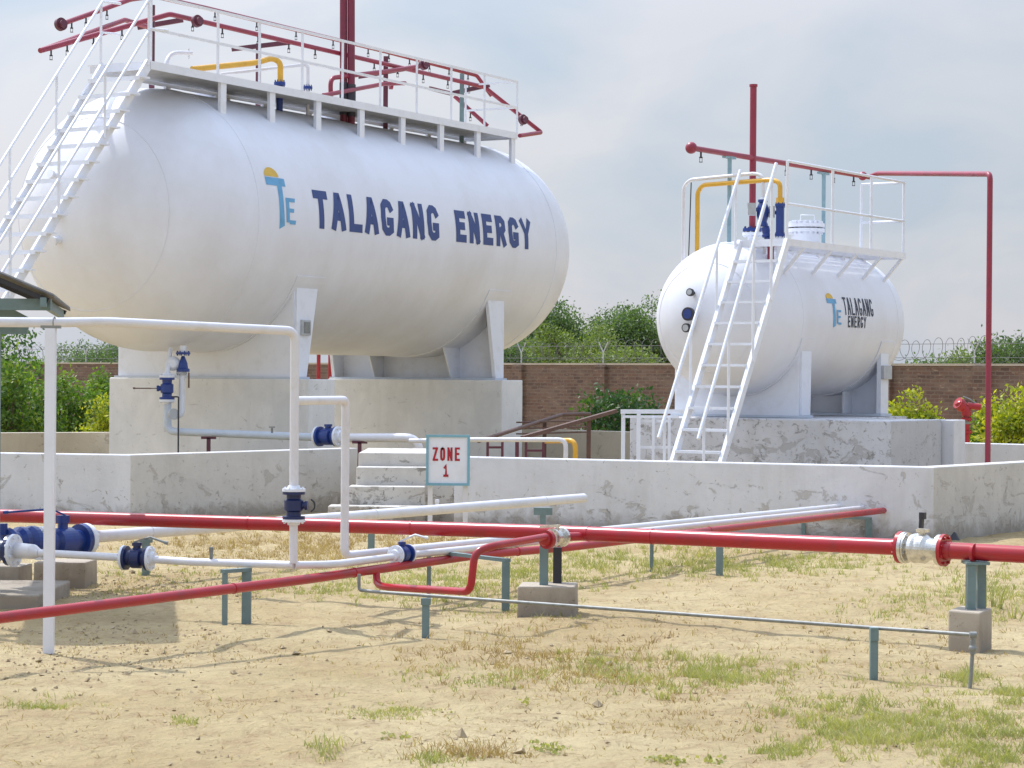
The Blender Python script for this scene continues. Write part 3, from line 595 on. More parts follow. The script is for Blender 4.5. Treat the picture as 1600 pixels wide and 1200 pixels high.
for px, py0, py1, Z in ((238, 8, 134, 33), (404, 68, 166, 34.6), (603, 88, 200, 37), (722, 115, 222, 38.9)):
    a = P(px, py0, Z); l_ = sl(T1, a)[1]; zb = T1.c[2] + math.sqrt(max(.1, T1.R ** 2 - l_ * l_)) - .03; mb = MB(); mb.beam(V([a[0], a[1], zb]), a, .075, .05); part('post', mb, M['maroon' if px != 722 else 'teal'], dl)
nz_ = [B + (E_ - B) * t - UP * .03 for t in (.06, .14, .24, .33, .41, .5, .6, .68, .77, .86, .94)]
nz_ += [A + (B - A) * t - UP * .03 for t in (.08, .2, .4, .62)]
for i in range(3, 5):
    for t in np.linspace(.05, .9, 5): nz_.append(far[i] * (1 - t) + far[i + 1] * t - UP * .03)
nz_ += [far[0] * (1 - t) + far[1] * t - UP * .03 for t in (.15, .35, .65)] + [P(815, 180, 39.8) - UP * .05, P(735, 174, 39.5) - UP * .03]
nozzle_set(dl, nz_)

# vent stacks, yellow and white pipes on the big tank
vs_ = thing('vent_stack', 'tall pair of dark red vent pipes rising from the big tank', 'vent', P(543, 150, 35.5))
for px in (537, 549):
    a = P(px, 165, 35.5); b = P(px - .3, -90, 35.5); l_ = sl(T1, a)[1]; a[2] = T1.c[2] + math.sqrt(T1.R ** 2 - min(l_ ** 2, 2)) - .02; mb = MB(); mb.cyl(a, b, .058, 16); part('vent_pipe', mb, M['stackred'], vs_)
    mb = MB(); mb.flange(V([a[0], a[1], a[2] + .3]), UP, .1, .04, 8); mb.cyl(V([a[0], a[1], a[2] + .12]), V([a[0], a[1], a[2] + .62]), .068, 16); part('relief_valve', mb, M['dark'], vs_)
yp = thing('gas_pipe', 'bent yellow gas pipe with blue valve above the left part of the big tank', 'pipe', P(437, 140, 33.8))
mb = MB(); mb.tube([P(300, 108, 32.4), P(400, 98, 33.4), P(425, 91, 33.7), P(438, 97, 33.8), P(438, 130, 33.8)], .043, 12, .13); part('pipe', mb, M['yellow'], yp)
a = P(437, 131, 33.8); zb = T1.c[2] + math.sqrt(T1.R ** 2 - sl(T1, a)[1] ** 2) - .03; mb = MB(); mb.flange(a, UP, .085, .05); mb.cyl(V([a[0], a[1], zb]), a, .05, 14); part('valve', mb, M['blue'], yp)
wp = thing('vapour_pipe', 'thin white bent pipe on top of the big tank between two red posts', 'pipe', P(482, 150, 34.6))
a = P(481, 137, 34.6); zb = T1.c[2] + math.sqrt(T1.R ** 2 - sl(T1, a)[1] ** 2) - .03
mb = MB(); mb.tube([P(345, 116, 33.4), P(476, 101, 34.6), P(481, 104, 34.6), V([a[0], a[1], zb])], .026, 10, .05); part('pipe', mb, M['pipewhite'], wp); mb = MB(); mb.flange(a, UP, .07, .04); part('flange', mb, M['blue'], wp)
b2 = P(258, 100, 32.2); zb = T1.c[2] + math.sqrt(max(.3, T1.R ** 2 - sl(T1, b2)[1] ** 2)) - .03
mb = MB(); mb.tube([V([b2[0], b2[1], zb]), P(259, 97, 32.2), P(268, 82, 32.4), P(300, 83, 32.6)], .03, 10, .2); mb.cyl(P(295, 76, 32.6), P(295, 92, 32.6), .012, 8)
solo('vapour_pipe', mb, M['pipewhite'], 'short white gooseneck pipe at the left end of the big tank top', 'pipe')
# top nozzles with manway
for px, py, lab in ((345, 158, 'stubby white flanged nozzle on the big tank beneath the walkway deck'),):
    s = 1.4
    for i, s in enumerate((1.5, 4.6)):
        mb = MB(); c = tp(T1, s, -.1, T1.c[2] + T1.R - .02); mb.cyl(c, c + UP * .24, .26, 28); mb.flange(c + UP * .2, UP, .33, .05, 16); mb.flange(c + UP * .255, UP, .33, .05, 16)
        solo('manway', mb, M['white'], ['white flanged manway on the big tank nearer the stairs', 'white flanged manway on the big tank beside the red vent pipes'][i], 'manway')

# ------------------------------------------------------------------ fittings of the small tank
def top2(p, l=None): l_ = sl(T2, p)[1]; return T2.c[2] + math.sqrt(max(.05, T2.R ** 2 - l_ ** 2)) - .02
sk = thing('sprinkler_pipework', 'red sprinkler pipe above the small tank running down to the ground at right', 'pipework', tp(T2, 1, 0, 4))
h0, h1 = onl(T2, 1080, 231, 0), onl(T2, 1348, 275, 0); mb = MB(); mb.cyl(h0, h1 + (h1 - h0) * .05, .034, 14); part('header_pipe', mb, M['redfar'], sk)
Zv = 26.6; q1 = P(1547, 272, Zv); q2 = P(1541, 724, Zv); q2[:2] = q1[:2]; q2[2] = -.1
mb = MB(); mb.tube([h1 + (h1 - h0) * .04, h1 + V([.18, -.2, .02]), q1, q2], .033, 14, .08); part('riser_pipe', mb, M['redfar'], sk)
for p in (h0, h1): mb = MB(); mb.sphere(p, .072 if p is h0 else .062, 14); part('end_flange', mb, M['redfar'], sk)
nozzle_set(sk, [h0 + (h1 - h0) * t - UP * .02 for t in (.05, .52, .67, .81, .94)])
for px in (1140, 1287):
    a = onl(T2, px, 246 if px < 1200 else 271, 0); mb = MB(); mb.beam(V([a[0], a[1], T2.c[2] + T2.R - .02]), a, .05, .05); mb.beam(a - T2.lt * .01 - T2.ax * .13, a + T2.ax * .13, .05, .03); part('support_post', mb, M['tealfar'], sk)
v2 = thing('vent_stack', 'single tall red vent pipe rising above the small tank', 'vent', tp(T2, .48, 0, 3.3))
a = onl(T2, 1175.5, 356, 0); mb = MB(); b = a.copy(); b[2] = 5.29; c_ = V([a[0], a[1], 3.5]); mb.cyl(c_, b, .042, 16); mb.disc(b, UP, .052, .03); part('vent_pipe', mb, M['redfar'], v2)
mb = MB(); mb.cyl(V([a[0], a[1], T2.c[2] + T2.R - .02]), V([a[0], a[1], 3.44]), .06, 16); mb.flange(V([a[0], a[1], 3.42]), UP, .125, .035, 10); part('nozzle_neck', mb, M['white'], v2)
mb = MB(); mb.flange(V([a[0], a[1], 3.47]), UP, .12, .04, 8); part('flange', mb, M['blue'], v2)
for (pp, r, mk_, lab, nm) in ((([1069, 398], [1068, 292], [1078, 281], [1180, 271], [1192, 275], [1192, 312]), .022, 'pipewhite', 'white vapour pipe arched over the left end of the small tank', 'vapour_pipe'),
                         (([1090, 385], [1090, 300], [1098, 289], [1205, 281], [1219, 285], [1219, 318]), .029, 'yellow', 'yellow gas pipe arched over the left end of the small tank', 'gas_pipe')):
    Zs = 27.9; n_ = len(pp); mb = MB(); z0 = 27.7; pts = [P(x, y, 28.6 - .9 * (x - 1069) / 150) for x, y in pp]
    e0 = pts[0].copy(); e0[2] -= 2.2
    pts = [tp(T2, .1, 0, 2.4 if mk_ == 'yellow' else 2.6), V([pts[1][0], pts[1][1], 2.4 if mk_ == 'yellow' else 2.6])] + pts[1:]
    rt = thing(nm, lab, 'pipe', pts[1]); mb.tube(pts, r, 12, .07); part('pipe', mb, M[mk_], rt)
    e = pts[-1]; mb = MB()
    if mk_ == 'yellow': 
        mb.cyl(e - UP * .40, e, .05, 14); mb.flange(e - UP * .38, UP, .062, .03, 6); mb.flange(e - UP * .02, UP, .062, .03, 6); part('valve', mb, M['blue'], rt)
        mb = MB(); mb.cyl(e, e + UP * .07, .05, 14); part('coupling', mb, M['yellow'], rt); mb = MB(); mb.cyl(V([e[0], e[1], top2(e)]), e - UP * .4, .04, 12); part('neck', mb, M['white'], rt)
    else:
        mb.cyl(e - UP * .02, e + UP * .03, .05, 12, r2=.03); part('coupling', mb, M['white'], rt)
        d_ = V([.35, -.1, -1]); mb = MB(); mb.lathe(e, -UP, [(0, .06), (.03, .06), (.035, .045), (.1, .075), (.2, .075), (.27, .05), (.3, .065), (.33, .065)], 18, False); mb.lathe(e + V([.03, 0, -.33]), V([.25, 0, -1]), [(0, .05), (.08, .05), (.09, .065), (.12, .065), (.13, .045), (.2, .045)], 18, False)
        bv = part('control_valve', mb, M['blue'], rt)
        mb = MB(); mb.box(e + V([-.14, -.02, -.12]), (V([1, 0, 0]), V([0, 1, 0]), UP), (.05, .05, .075)); mb.box(e + V([.11, -.02, -.15]), (V([1, 0, 0]), V([0, 1, 0]), UP), (.03, .04, .07)); part('actuator_box', mb, M['grey'], rt)
        mb = MB(); mb.cyl(e + V([-.1, -.02, -.12]), e + V([.17, -.02, -.16]), .025, 10); part('actuator_rod', mb, M['blue'], rt)
        mb = MB(); ee = e + V([.1, 0, -.55]); mb.sphere(ee, .055); mb.cyl(ee, V([ee[0], ee[1] , top2(ee)]), .04, 12); part('elbow', mb, M['redfar'], rt)
mb = MB(); a = P(1080, 285, 28.4); b = P(1074, 400, 28.4); mb.tube([a, V([b[0], b[1], 2.5]), tp(T2, -.1, 0, 2.4)], .008, 6); solo('conduit', mb, M['dark'], 'thin dark conduit rod standing left of the small tank top', 'conduit')
mb = MB(); c = onl(T2, 1259, 372, 0); c[2] = T2.c[2] + T2.R - .02; mb.cyl(c, c + UP * .4, .19, 28); mb.flange(c + UP * .27, UP, .25, .045, 18); mb.flange(c + UP * .335, UP, .25, .05, 18); c = c + UP * .15
mb.tube([c + V([-.08, -.1, .22]), c + V([-.08, -.1, .32]), c + V([.1, -.1, .32]), c + V([.1, -.1, .22])], .008, 6)
solo('manway', mb, M['white'], 'white bolted manway with lifting handle on the small tank', 'manway')

# ------------------------------------------------------------------ pipework beneath the big tank
lp = thing('outlet_pipework', 'pale blue outlet pipe with valves beneath the big tank', 'pipework', P(262, 700, 31.3))
Zp = 31.0
pth = [P(262, 560, 31.5), P(262, 668, 31.5), P(275, 675, 31.4), P(490, 684, 30.4)]
mb = MB(); mb.tube([P(262, 628, 31.5), P(262, 674, 31.5), P(490, 683, 30.5)], .052, 14, .12); part('pipe', mb, M['paleblue'], lp)
mb = MB(); mb.tube([P(545, 684, 30.2), P(655, 684, 29.8), P(655, 760, 29.8)], .058, 16, .2); part('pipe', mb, M['pipewhite'], lp)
valve(lp, P(513, 682, 30.35), P(545, 683, 30.2) - P(490, 683, 30.5), .07, .3, 'blue', 'white')
valve(lp, P(261, 607, 31.5), -UP, .055, .3, 'blue', 'white', up=(-1, 0, 0), handle=(-1, 0, 0), hm='brown', hlen=.3)
mb = MB(); mb.cyl(P(261, 585, 31.5), P(266, 545, 31.7), .035, 12); mb.lathe(P(270, 568, 31.6), (0, -1, 0), [(-.06, .04), (-.05, .1), (.02, .1), (.05, .05)], 20); part('check_valve', mb, M['white'], lp)
mb = MB(); mb.tube([P(284, 584, 31.6), P(284, 648, 31.6), P(272, 652, 31.6)], .042, 14, .1); part('branch_pipe', mb, M['white'], lp)
mb = MB(); mb.disc(P(271, 647, 31.3), (.5, -1, 0), .075, .06); mb.flange(P(284, 583, 31.6), UP, .075, .03); part('branch_flange', mb, M['grey'], lp)
mb = MB(); mb.lathe(P(286, 581, 31.6), UP, [(0, .09), (.04, .09), (.05, .07), (.12, .06), (.22, .02)], 18, False); mb.flange(P(286, 552, 31.6), UP, .1, .03); part('valve', mb, M['blue'], lp)
mb = MB(); mb.cyl(P(286, 552, 31.6), P(286, 540, 31.6), .05, 14); part('neck', mb, M['white'], lp)
mb = MB(); mb.beam(P(295, 582, 31.4), P(295, 606, 31.4), .025, .02); part('lever', mb, M['brown'], lp)
mb = MB(); q = P(279, 632, 31.3); mb.tube([P(268, 620, 31.3), P(279, 620, 31.3), V([q[0], q[1], 0])], .012, 6, .02); part('conduit', mb, M['dark'], lp)
mb = MB(); c = P(425, 672, 30.6); mb.cyl(c - UP * .04, c + UP * .03, .015, 8); mb.beam(c + UP * .04 - V([.04, 0, 0]), c + UP * .04 + V([.04, 0, 0]), .02, .015); part('drain_tap', mb, M['galv'], lp)
for px, py, Z in ((326, 684, 31.0), (562, 691, 30.1)):
    a = P(px, py, Z); mb = MB(); mb.beam(V([a[0], a[1], 0]), a, .05, .05); mb.beam(a - V([.1, 0, 0]), a + V([.1, 0, 0]), .05, .035); part('pipe_rest', mb, M['maroon'], lp)
rp_ = thing('riser_pipes', 'pair of red riser pipes seen under the big tank between its foundations', 'pipework', P(506, 640, 40))
for px in (498, 516): a = P(px, 545, 40); mb = MB(); mb.cyl(V([a[0], a[1], 0]), V([a[0], a[1], 2.4]), .035, 10); part('pipe', mb, M['red'], rp_)
mb = MB(); mb.tube([P(640, 689, 29.5), P(735, 687, 29.2), P(884, 687, 28.8), P(884, 760, 28.8)], .03, 12, .1)
solo('vapour_pipe', mb, M['pipewhite'], 'white pipe with rounded elbow just behind the low wall beside the zone sign', 'pipe')
mb = MB(); mb.tube([P(850, 689, 30), P(899, 688, 29.6), P(899, 760, 29.6)], .034, 12, .12)
solo('gas_pipe', mb, M['yellow'], 'yellow pipe elbow peeping over the low wall right of the white elbow', 'pipe')
# rusty handrails and crossing frames behind the wall
hr = thing('handrail', 'rusty brown slanted handrails of the crossover steps behind the low wall', 'handrail', P(860, 715, 33))
mb = MB(); mb.tube([P(748, 689, 31), P(878, 648, 35), P(922, 647, 35.6)], .03, 8, .02); part('rail', mb, M['brown'], hr)
mb = MB(); mb.beam(P(816, 684, 30.5), P(962, 642, 32), .06, .05); part('rail', mb, M['brown'], hr)
for px, py, Z in ((851, 657, 34.2), (920, 655, 31.6)): a = P(px, py, Z); mb = MB(); mb.beam(V([a[0], a[1], 0]), a, .06, .05); part('post', mb, M['brown'], hr)
for y in (660, 670, 678): mb = MB(); mb.beam(P(810, y, 33.5), P(915, y - 3, 34.5), .1, .02); part('step_plate', mb, M['brown'], hr)
for (x0, x1, yc, lab) in ((762, 785, 699, 'small dark angle-iron frame left of the rusty posts'), (822, 849, 704, 'small dark angle-iron frame under the rusty handrail')):
    mb = MB()
    for x in (x0, x1): a = P(x, 689, 29.9); mb.beam(V([a[0], a[1], 0]), a, .035, .035)
    mb.beam(P(x0, yc, 29.9), P(x1, yc, 29.9), .03, .03); solo('angle_stand', mb, M['maroon'], lab, 'pipe stand')
mb = MB(); a = P(808, 689, 29.9); mb.beam(V([a[0], a[1], 0]), a, .05, .03); solo('steel_upright', mb, M['maroon'], 'single dark upright between the two small angle-iron frames', 'pipe stand')
# white angle-iron railing by the peeling plinth
rl = thing('railing', 'white angle-iron railing in front of the left end of the peeling plinth', 'railing', P(1010, 720, 27.6))
ZR = 27.0
for x in (974, 998, 1021, 1046): a = P(x, 643 if x in (974, 998) else 652, ZR - (x - 974) * .003); mb = MB(); mb.beam(V([a[0], a[1], 0]), a, .045 if x in (974, 998) else .03, .04); part('post', mb, M['white'], rl)
for (x0, x1, y, w) in ((970, 1085, 643, .05), (974, 1060, 651, .03), (998, 1050, 658, .03), (998, 1060, 699, .03)): mb = MB(); mb.beam(P(x0, y, ZR - .02), P(x1, y, ZR - .2), .035, w); part('rail', mb, M['white'], rl)

# red fire monitor
fm = thing('fire_monitor', 'red fire water monitor on a post behind the low wall at right', 'hydrant', P(1510, 700, 34)); Zm = 34
a = P(1510, 650, Zm); mb = MB(); mb.cyl(V([a[0], a[1], 0]), a, .05, 14); mb.flange(P(1510, 675, Zm), UP, .09, .03); mb.flange(P(1510, 655, Zm), UP, .08, .03); part('standpipe', mb, M['red'], fm)
mb = MB(); mb.cyl(a - UP * .12, a - UP * .04, .055, 12); part('collar', mb, M['galv'], fm)
mb = MB(); mb.tube([a, P(1510, 640, Zm), P(1500, 632, Zm), P(1498, 628, Zm)], .07, 12, .05); mb.sphere(P(1502, 634, Zm), .09); mb.cyl(P(1512, 634, Zm), P(1532, 636, Zm), .05, 12); mb.disc(P(1499, 631, Zm), (1, .5, -.6), .09, .07); part('swivel_head', mb, M['red'], fm)
mb = MB(); mb.tube([P(1505, 620, Zm), P(1515, 624, Zm), P(1529, 634, Zm)], .014, 8); part('lever', mb, M['galv'], fm)

# ------------------------------------------------------------------ foreground pipework
# main red line
r1 = thing('fire_main', 'thick glossy red pipe crossing the whole yard in front of the low wall', 'pipe', P(800, 900, 15.5))
k0, k1, k2_, k3, k4 = P(-70, 803.5, 17.6), P(872, 832, 15.5), P(1405, 855, 13.9), P(1478, 860, 13.72), P(1680, 871, 13.3)
mb = MB(); mb.tube([k0, k1, k2_], .05, 24); 
for t in (.52, .78, .995): q = k0 + (k1 - k0) * t; mb.disc(q, k1 - k0, .0525, .014)
for t in (.1, .3): q = k1 + (k2_ - k1) * t; mb.disc(q, k2_ - k1, .0525, .014)
part('pipe', mb, M['red'], r1)
mb = MB(); mb.tube([k3, k4], .051, 24); mb.disc(P(1521, 864, 13.6), k4 - k3, .056, .018); part('pipe', mb, M['red'], r1)
dv = unit(k3 - k2_); vc = (k2_ + k3) / 2
for k, q in ((-1, k2_ + dv * .012), (1, k3 - dv * .012)): mb = MB(); mb.flange(q, dv, .098, .022, 8); mb.cyl(q, q + dv * k * .05, .06, 20, r2=.052); part('flange', mb, M['red'], r1)
Lv = np.linalg.norm(k3 - k2_) - .05
mb = MB(); mb.lathe(vc - dv * Lv / 2, dv, [(0, .096), (.022, .096), (.024, .064), (.05, .062), (.06, .085), (.085, .092), (.105, .085), (.12, .088), (.15, .088), (.175, .07), (Lv - .03, .06), (Lv - .024, .094), (Lv, .094)], 32, False)
mb.cyl(vc + UP * .06 - dv * .01, vc + UP * .125 - dv * .01, .022, 12); mb.box(vc + UP * .11, (dv, np.cross(UP, dv), UP), (.03, .03, .01)); mb.flange(vc - dv * (Lv / 2 - .03), dv, .093, .012, 8); bv = part('valve', mb, M['silver'], r1)
mb = MB(); mb.beam(vc + UP * .12 - dv * .01, vc + UP * .215 - dv * .004, .03, .02); mb.box(vc + UP * .2, (dv, np.cross(UP, dv), UP), (.018, .014, .02)); part('stem', mb, M['dark'], bv)
# red branch line running towards the tanks
r2 = thing('fire_branch', 'thinner red pipe running diagonally from the lower left towards the right low wall', 'pipe', P(300, 980, 13))
b0, b1 = PH(480, 905, .3), PH(752, 866.5, .3)
br_pts = [PH(-60, 973, .3), b0, b1, PH(890, 855, .3), PH(1112, 828.5, .3), P(1386, 797, 22.95)]
mb = MB(); mb.tube(br_pts, .031, 18)
for px in (553,): 
    t = (px + 60) / 1446; q = None
    D = ray(px, 850); aa = np.array([[b1[0] - b0[0], -D[0]], [b1[1] - b0[1], -D[1]]]); tt = np.linalg.solve(aa, -b0[:2])[0]; q = b0 + (b1 - b0) * tt; mb.disc(q, b1 - b0, .034, .014)
for i, t in ((0, .75), (2, .4), (3, .98)): q = br_pts[i] * (1 - t) + br_pts[i + 1] * t; mb.disc(q, br_pts[i + 1] - br_pts[i], .034, .014)
part('pipe', mb, M['red'], r2)
lpz = 14.3; 
def on_branch(px):
    D = ray(px, 850); aa = np.array([[b1[0] - b0[0], -D[0]], [b1[1] - b0[1], -D[1]]]); return b0 + (b1 - b0) * np.linalg.solve(aa, -b0[:2])[0]
jb = on_branch(588); loop = [jb, P(589, 913, jb[1] - .03), P(600, 917, jb[1] - .15), P(735, 925, 14.3), P(742, 862, 14.3), P(770, 853, 14.35), P(852, 839, 15.0)]
mb = MB(); mb.tube(loop, .0245, 16, .07); ring(mb, P(669, 921, 14.7), (1, 0, 0), .028); part('loop_pipe', mb, M['red'], r2)
mb = MB(); c = P(855, 843, 15.05); dd = unit(P(872, 838, 15.2) - P(852, 841, 15.0)); dd = unit(V([.62, .78, 0])); mb.disc(c, dd, .062, .03); mb.sphere(c - dd * .02, .045); part('end_cap', mb, M['red'], r2)
c2 = P(871, 840, 15.2); mb = MB(); mb.lathe(c2 - dd * .06, dd, [(0, .062), (.018, .062), (.02, .045), (.045, .05), (.06, .052), (.095, .045), (.1, .064), (.12, .064)], 24, False); mb.flange(c2 - dd * .052, dd, .064, .012); mb.cyl(c2 + UP * .04, c2 + UP * .08, .014, 10); mb.beam(c2 + UP * .08 + V([.02, 0, 0]), c2 + UP * .07 - V([.12, 0, 0]), .012, .018); part('valve', mb, M['silver'], r2)
mb = MB(); mb.tube([c2 + dd * .06, c2 + dd * .2 + V([.06, 0, 0]), P(935, 838, 15.4)], .03, 14, .05); part('tee_pipe', mb, M['red'], r2)

# white lines
w1 = thing('liquid_line', 'thick white pipe rising rightward from big blue valve into the low wall', 'pipe', P(500, 850, 19))
a, b = P(120, 841, 16.9), P(912, 778, 23.1)
mb = MB(); mb.tube([a, b], .046, 20)
for px in (235, 585, 850):
    D = ray(px, 810); aa = np.array([[b[0] - a[0], -D[0]], [b[1] - a[1], -D[1]]]); tt = np.linalg.solve(aa, -a[:2])[0]; q = a + (b - a) * tt; mb.disc(q, b - a, .049, .014)
part('pipe', mb, M['pipewhite'], w1)
dw = unit(b - a); valve(w1, P(98, 846, 16.65), dw, .062, .42, 'blue', 'white', handle=(-1, -.1, 0), hm='blue', hlen=.42, rise=.09)
mb = MB(); q = P(45, 847, 16.2); e = P(75, 846, 16.45); mb.tube([q, e], .07, 18, 0, .06); part('reducer', mb, M['blue'], w1)
mb = MB(); q = P(30, 846, 16.75); mb.lathe(P(8, 847, 15.85), dw, [(0, .09), (.03, .1), (.035, .075), (.1, .075), (.13, .1), (.17, .1), (.18, .075), (.24, .1), (.28, .1), (.285, .06)], 22, False); mb.cyl(P(5, 835, 15.85), P(5, 818, 15.85), .03, 10); part('strainer', mb, M['blue'], w1)
mb = MB(); q = P(683, 792, 21.4); mb.cyl(q - UP * .03, q + UP * .04, .016, 8); mb.cyl(q + UP * .04, q + UP * .07, .022, 6); part('drain_tap', mb, M['white'], w1)

w2 = thing('vapour_line', 'thin white pipe with two blue valves in front of the yard posts', 'pipe', P(350, 900, 15))
lead = [P(62, 864, 15.45), P(190, 871, 15.2), P(300, 878, 14.95), P(460, 883, 14.6), P(520, 882, 14.75), P(600, 872, 15.45)]
mb = MB(); mb.tube(lead[:4], .0255, 16); mb.tube(lead[3:5] + [P(612, 870.5, 15.55)], .0255, 16, .1); ring(mb, P(372, 881, 14.8), (1, 0, 0), .028); part('pipe', mb, M['pipewhite'], w2)
e1 = P(1348, 793.5, 22.95); s1_ = P(640, 867, 15.75); mb = MB(); mb.tube([s1_, e1], .0245, 14); ring(mb, s1_ + (e1 - s1_) * .3, e1 - s1_, .028); part('pipe', mb, M['pipewhite'], w2)
valve(w2, P(214, 872, 15.12), (1, -.25, -.0), .042, .17, 'navy', 'white', handle=(1, -.1, -.1), hm='galv', hlen=.2, rise=.035)
valve(w2, P(628, 866, 15.65), unit(e1 - s1_), .034, .14, 'blue', 'white', handle=(1, -.1, .05), hm='white', hlen=.17, rise=.03)
mb = MB(); mb.tube([P(62, 864, 15.45), P(52, 862, 15.5)], .026, 18, 0, .05); mb.tube([P(52, 862, 15.5), P(26, 860, 15.6)], .05, 18, 0, .055); part('reducer', mb, M['pipewhite'], w2)
mb = MB(); mb.flange(P(22, 860, 15.6), (1, -.3, 0), .112, .022, 8); part('flange', mb, M['white'], w2)
mb = MB(); mb.lathe(P(19, 860, 15.62), (-1, .3, 0), [(0, .105), (.03, .105), (.035, .07), (.09, .07), (.12, .1), (.3, .1)], 22, False); part('valve', mb, M['navy'], w2)
mb = MB(); q = P(330, 862, 14.88); mb.cyl(P(330, 876, 14.88), q, .012, 8); mb.cyl(q, q + UP * .03, .016, 6); part('drain_tap', mb, M['galv'], w2)
w3 = thing('vapour_line', 'thin white pipe from the shorter upright, behind the blue valve, into the wall', 'pipe', P(540, 880, 15))
va, vb = P(540, 640, 15.5), P(538, 868, 15.5); vb[:2] = va[:2]; e2 = P(1312, 791.5, 23.05)
mb = MB(); mb.tube([P(461, 626, 14.62), V([va[0], va[1], P(540, 625, 15.5)[2]]) + V([.0, 0, 0]), vb, e2], .0285, 16, .055); part('pipe', mb, M['pipewhite'], w3)
w4 = thing('vapour_line', 'overhead white pipe on a post that drops through a black valve', 'pipe', P(461, 880, 14.6))
top = [P(-60, 503, 13.0), P(76, 504, 13.25), P(168, 503, 13.7), P(461, 517, 14.6)]
vtop = top[-1]; vbot = V([vtop[0], vtop[1], P(461, 880, 14.6)[2]]); m0 = V([vtop[0], vtop[1], P(461, 761, 14.6)[2]]); m1 = V([vtop[0], vtop[1], P(461, 818, 14.6)[2]])
mb = MB(); mb.tube(top[:3] + [vtop, m0], .029, 18, .07); part('pipe', mb, M['pipewhite'], w4)
mb = MB(); mb.cyl(m1, vbot, .027, 16); part('lower_pipe', mb, M['pipewhite'], w4)
cv = (m0 + m1) / 2; valve(w4, cv, UP, .038, .175, 'navy', 'white', up=(1, -.1, 0), rise=.03)
mb = MB(); q = cv + V([.11, -.01, .0]); mb.tube([q + V([0, 0, .04]), q + V([.025, 0, .02]), q + V([.025, 0, -.02]), q + V([0, 0, -.04])], .006, 6, .02); part('hand_ring', mb, M['dark'], w4)
ps = thing('pipe_post', 'tall white square post carrying the overhead white pipe at left', 'post', G(76, 1018))
g0 = G(76, 1018); pt = P(78, 513, g0[1]); mb = MB(); mb.beam(V([g0[0], g0[1], -.05]), V([g0[0], g0[1], pt[2]]), .058, .05); part('upright', mb, M['white'], ps)
mb = MB(); mb.beam(V([g0[0] - .055, g0[1], pt[2] + .008]), V([g0[0] + .055, g0[1], pt[2] + .008]), .05, .016); part('saddle_plate', mb, M['galv'], ps)
mb = MB(); cpt = V([g0[0] - .01, 13.25, P(76, 504, 13.25)[2]]); mb.tube([cpt + .034 * V([0, math.cos(t), math.sin(t)]) for t in np.linspace(-.5, math.pi + .5, 14)], .004, 6); part('u_bolt', mb, M['galv'], ps)

# thin galvanised tap line
tl = thing('tap_line', 'thin galvanised water pipe low over the sand ending in a drop leg', 'pipe', G(1515, 1075))
e = G(1515, 1075); te = P(1521, 992, e[1]); 
mb = MB(); mb.tube([P(561, 897, 14.25), P(561, 922, 14.25), P(590, 925, 14.17), P(1365, 981, 12.3), te, V([te[0], te[1], te[2] - .03]), V([e[0], e[1], -.03])], .0105, 10, .02); part('pipe', mb, M['galv'], tl)
mb = MB(); q = V([te[0] - .003, te[1], te[2] - .07]); mb.sphere(q, .022); mb.cyl(q - UP * .03, q + UP * .04, .016, 8); mb.cyl(te - V([.02, 0, 0]), te + V([.015, 0, 0]), .017, 8); part('tap', mb, M['galv'], tl)

# ------------------------------------------------------------------ pipe stands
GS = 'teal steel pipe stands in the yard'
def stand_single(px, pyb, ztop, w, lab, head=0, m='teal', hw=.05):
    g = G(px, pyb); root = thing('pipe_stand', lab, 'pipe stand', g, GS); mb = MB(); mb.beam(V([g[0], g[1], -.04]), V([g[0], g[1], ztop]), w, w * .8); part('upright', mb, M[m], root)
    if head: mb = MB(); mb.beam(V([g[0] - head, g[1], ztop + hw / 2]), V([g[0] + head, g[1], ztop + hw / 2]), .05, hw); part('head_bar', mb, M[m], root)
    return root
stand_single(665, 996, P(665, 944, 13.99)[2], .045, 'short teal post under the thin galvanised pipe, left of the block', .03, hw=.04)
stand_single(1365, 1058, P(1365, 1000, 12.28)[2], .042, 'short teal post with bracket under the right part of the thin galvanised pipe', .022, hw=.07)
def frame(pa, pb, pyt, w, lab, single=False):
    a, b = G(*pa), G(*pb); root = thing('pipe_stand', lab, 'pipe stand', (a + b) / 2, GS); zt = P(pb[0], pyt, b[1])[2]
    for g, w_ in ((a, w * .7), (b, w * 1.3)): mb = MB(); mb.beam(V([g[0], g[1], -.04]), V([g[0], g[1], zt]), w_, .045); part('upright', mb, M['teal'], root)
    mb = MB(); d = unit(b - a); mb.beam(V([a[0], a[1], zt + .012]) - d * .02, V([b[0], b[1], zt + .012]) + d * .025, .045, .024); part('top_bar', mb, M['teal'], root)
frame((351, 976), (385, 973), 893, .045, 'teal two-legged stand under the thin white pipe left of centre')
frame((670, 935), (790, 953), 878, .042, 'teal two-legged stand under the red branch pipe left of the concrete block')
frame((1255, 838), (1357, 842), 812, .05, 'teal two-legged stand near the wall where the red pipe enters')
frame((1018, 892), (1124, 899), 852, .042, 'teal two-legged stand behind the thick red pipe right of centre')
stand_single(580, 862, P(580, 815, 20.6)[2] , .06, 'teal post under the thick white pipe below the steps')
stand_single(848, 850, P(848, 801, 22.2)[2], .055, 'teal post with flat head under the thick white pipe by the wall', .09, hw=.07)
stand_single(228, 898, P(228, 850, 18.0)[2], .06, 'teal post behind the left small blue valve', .05, hw=.03)
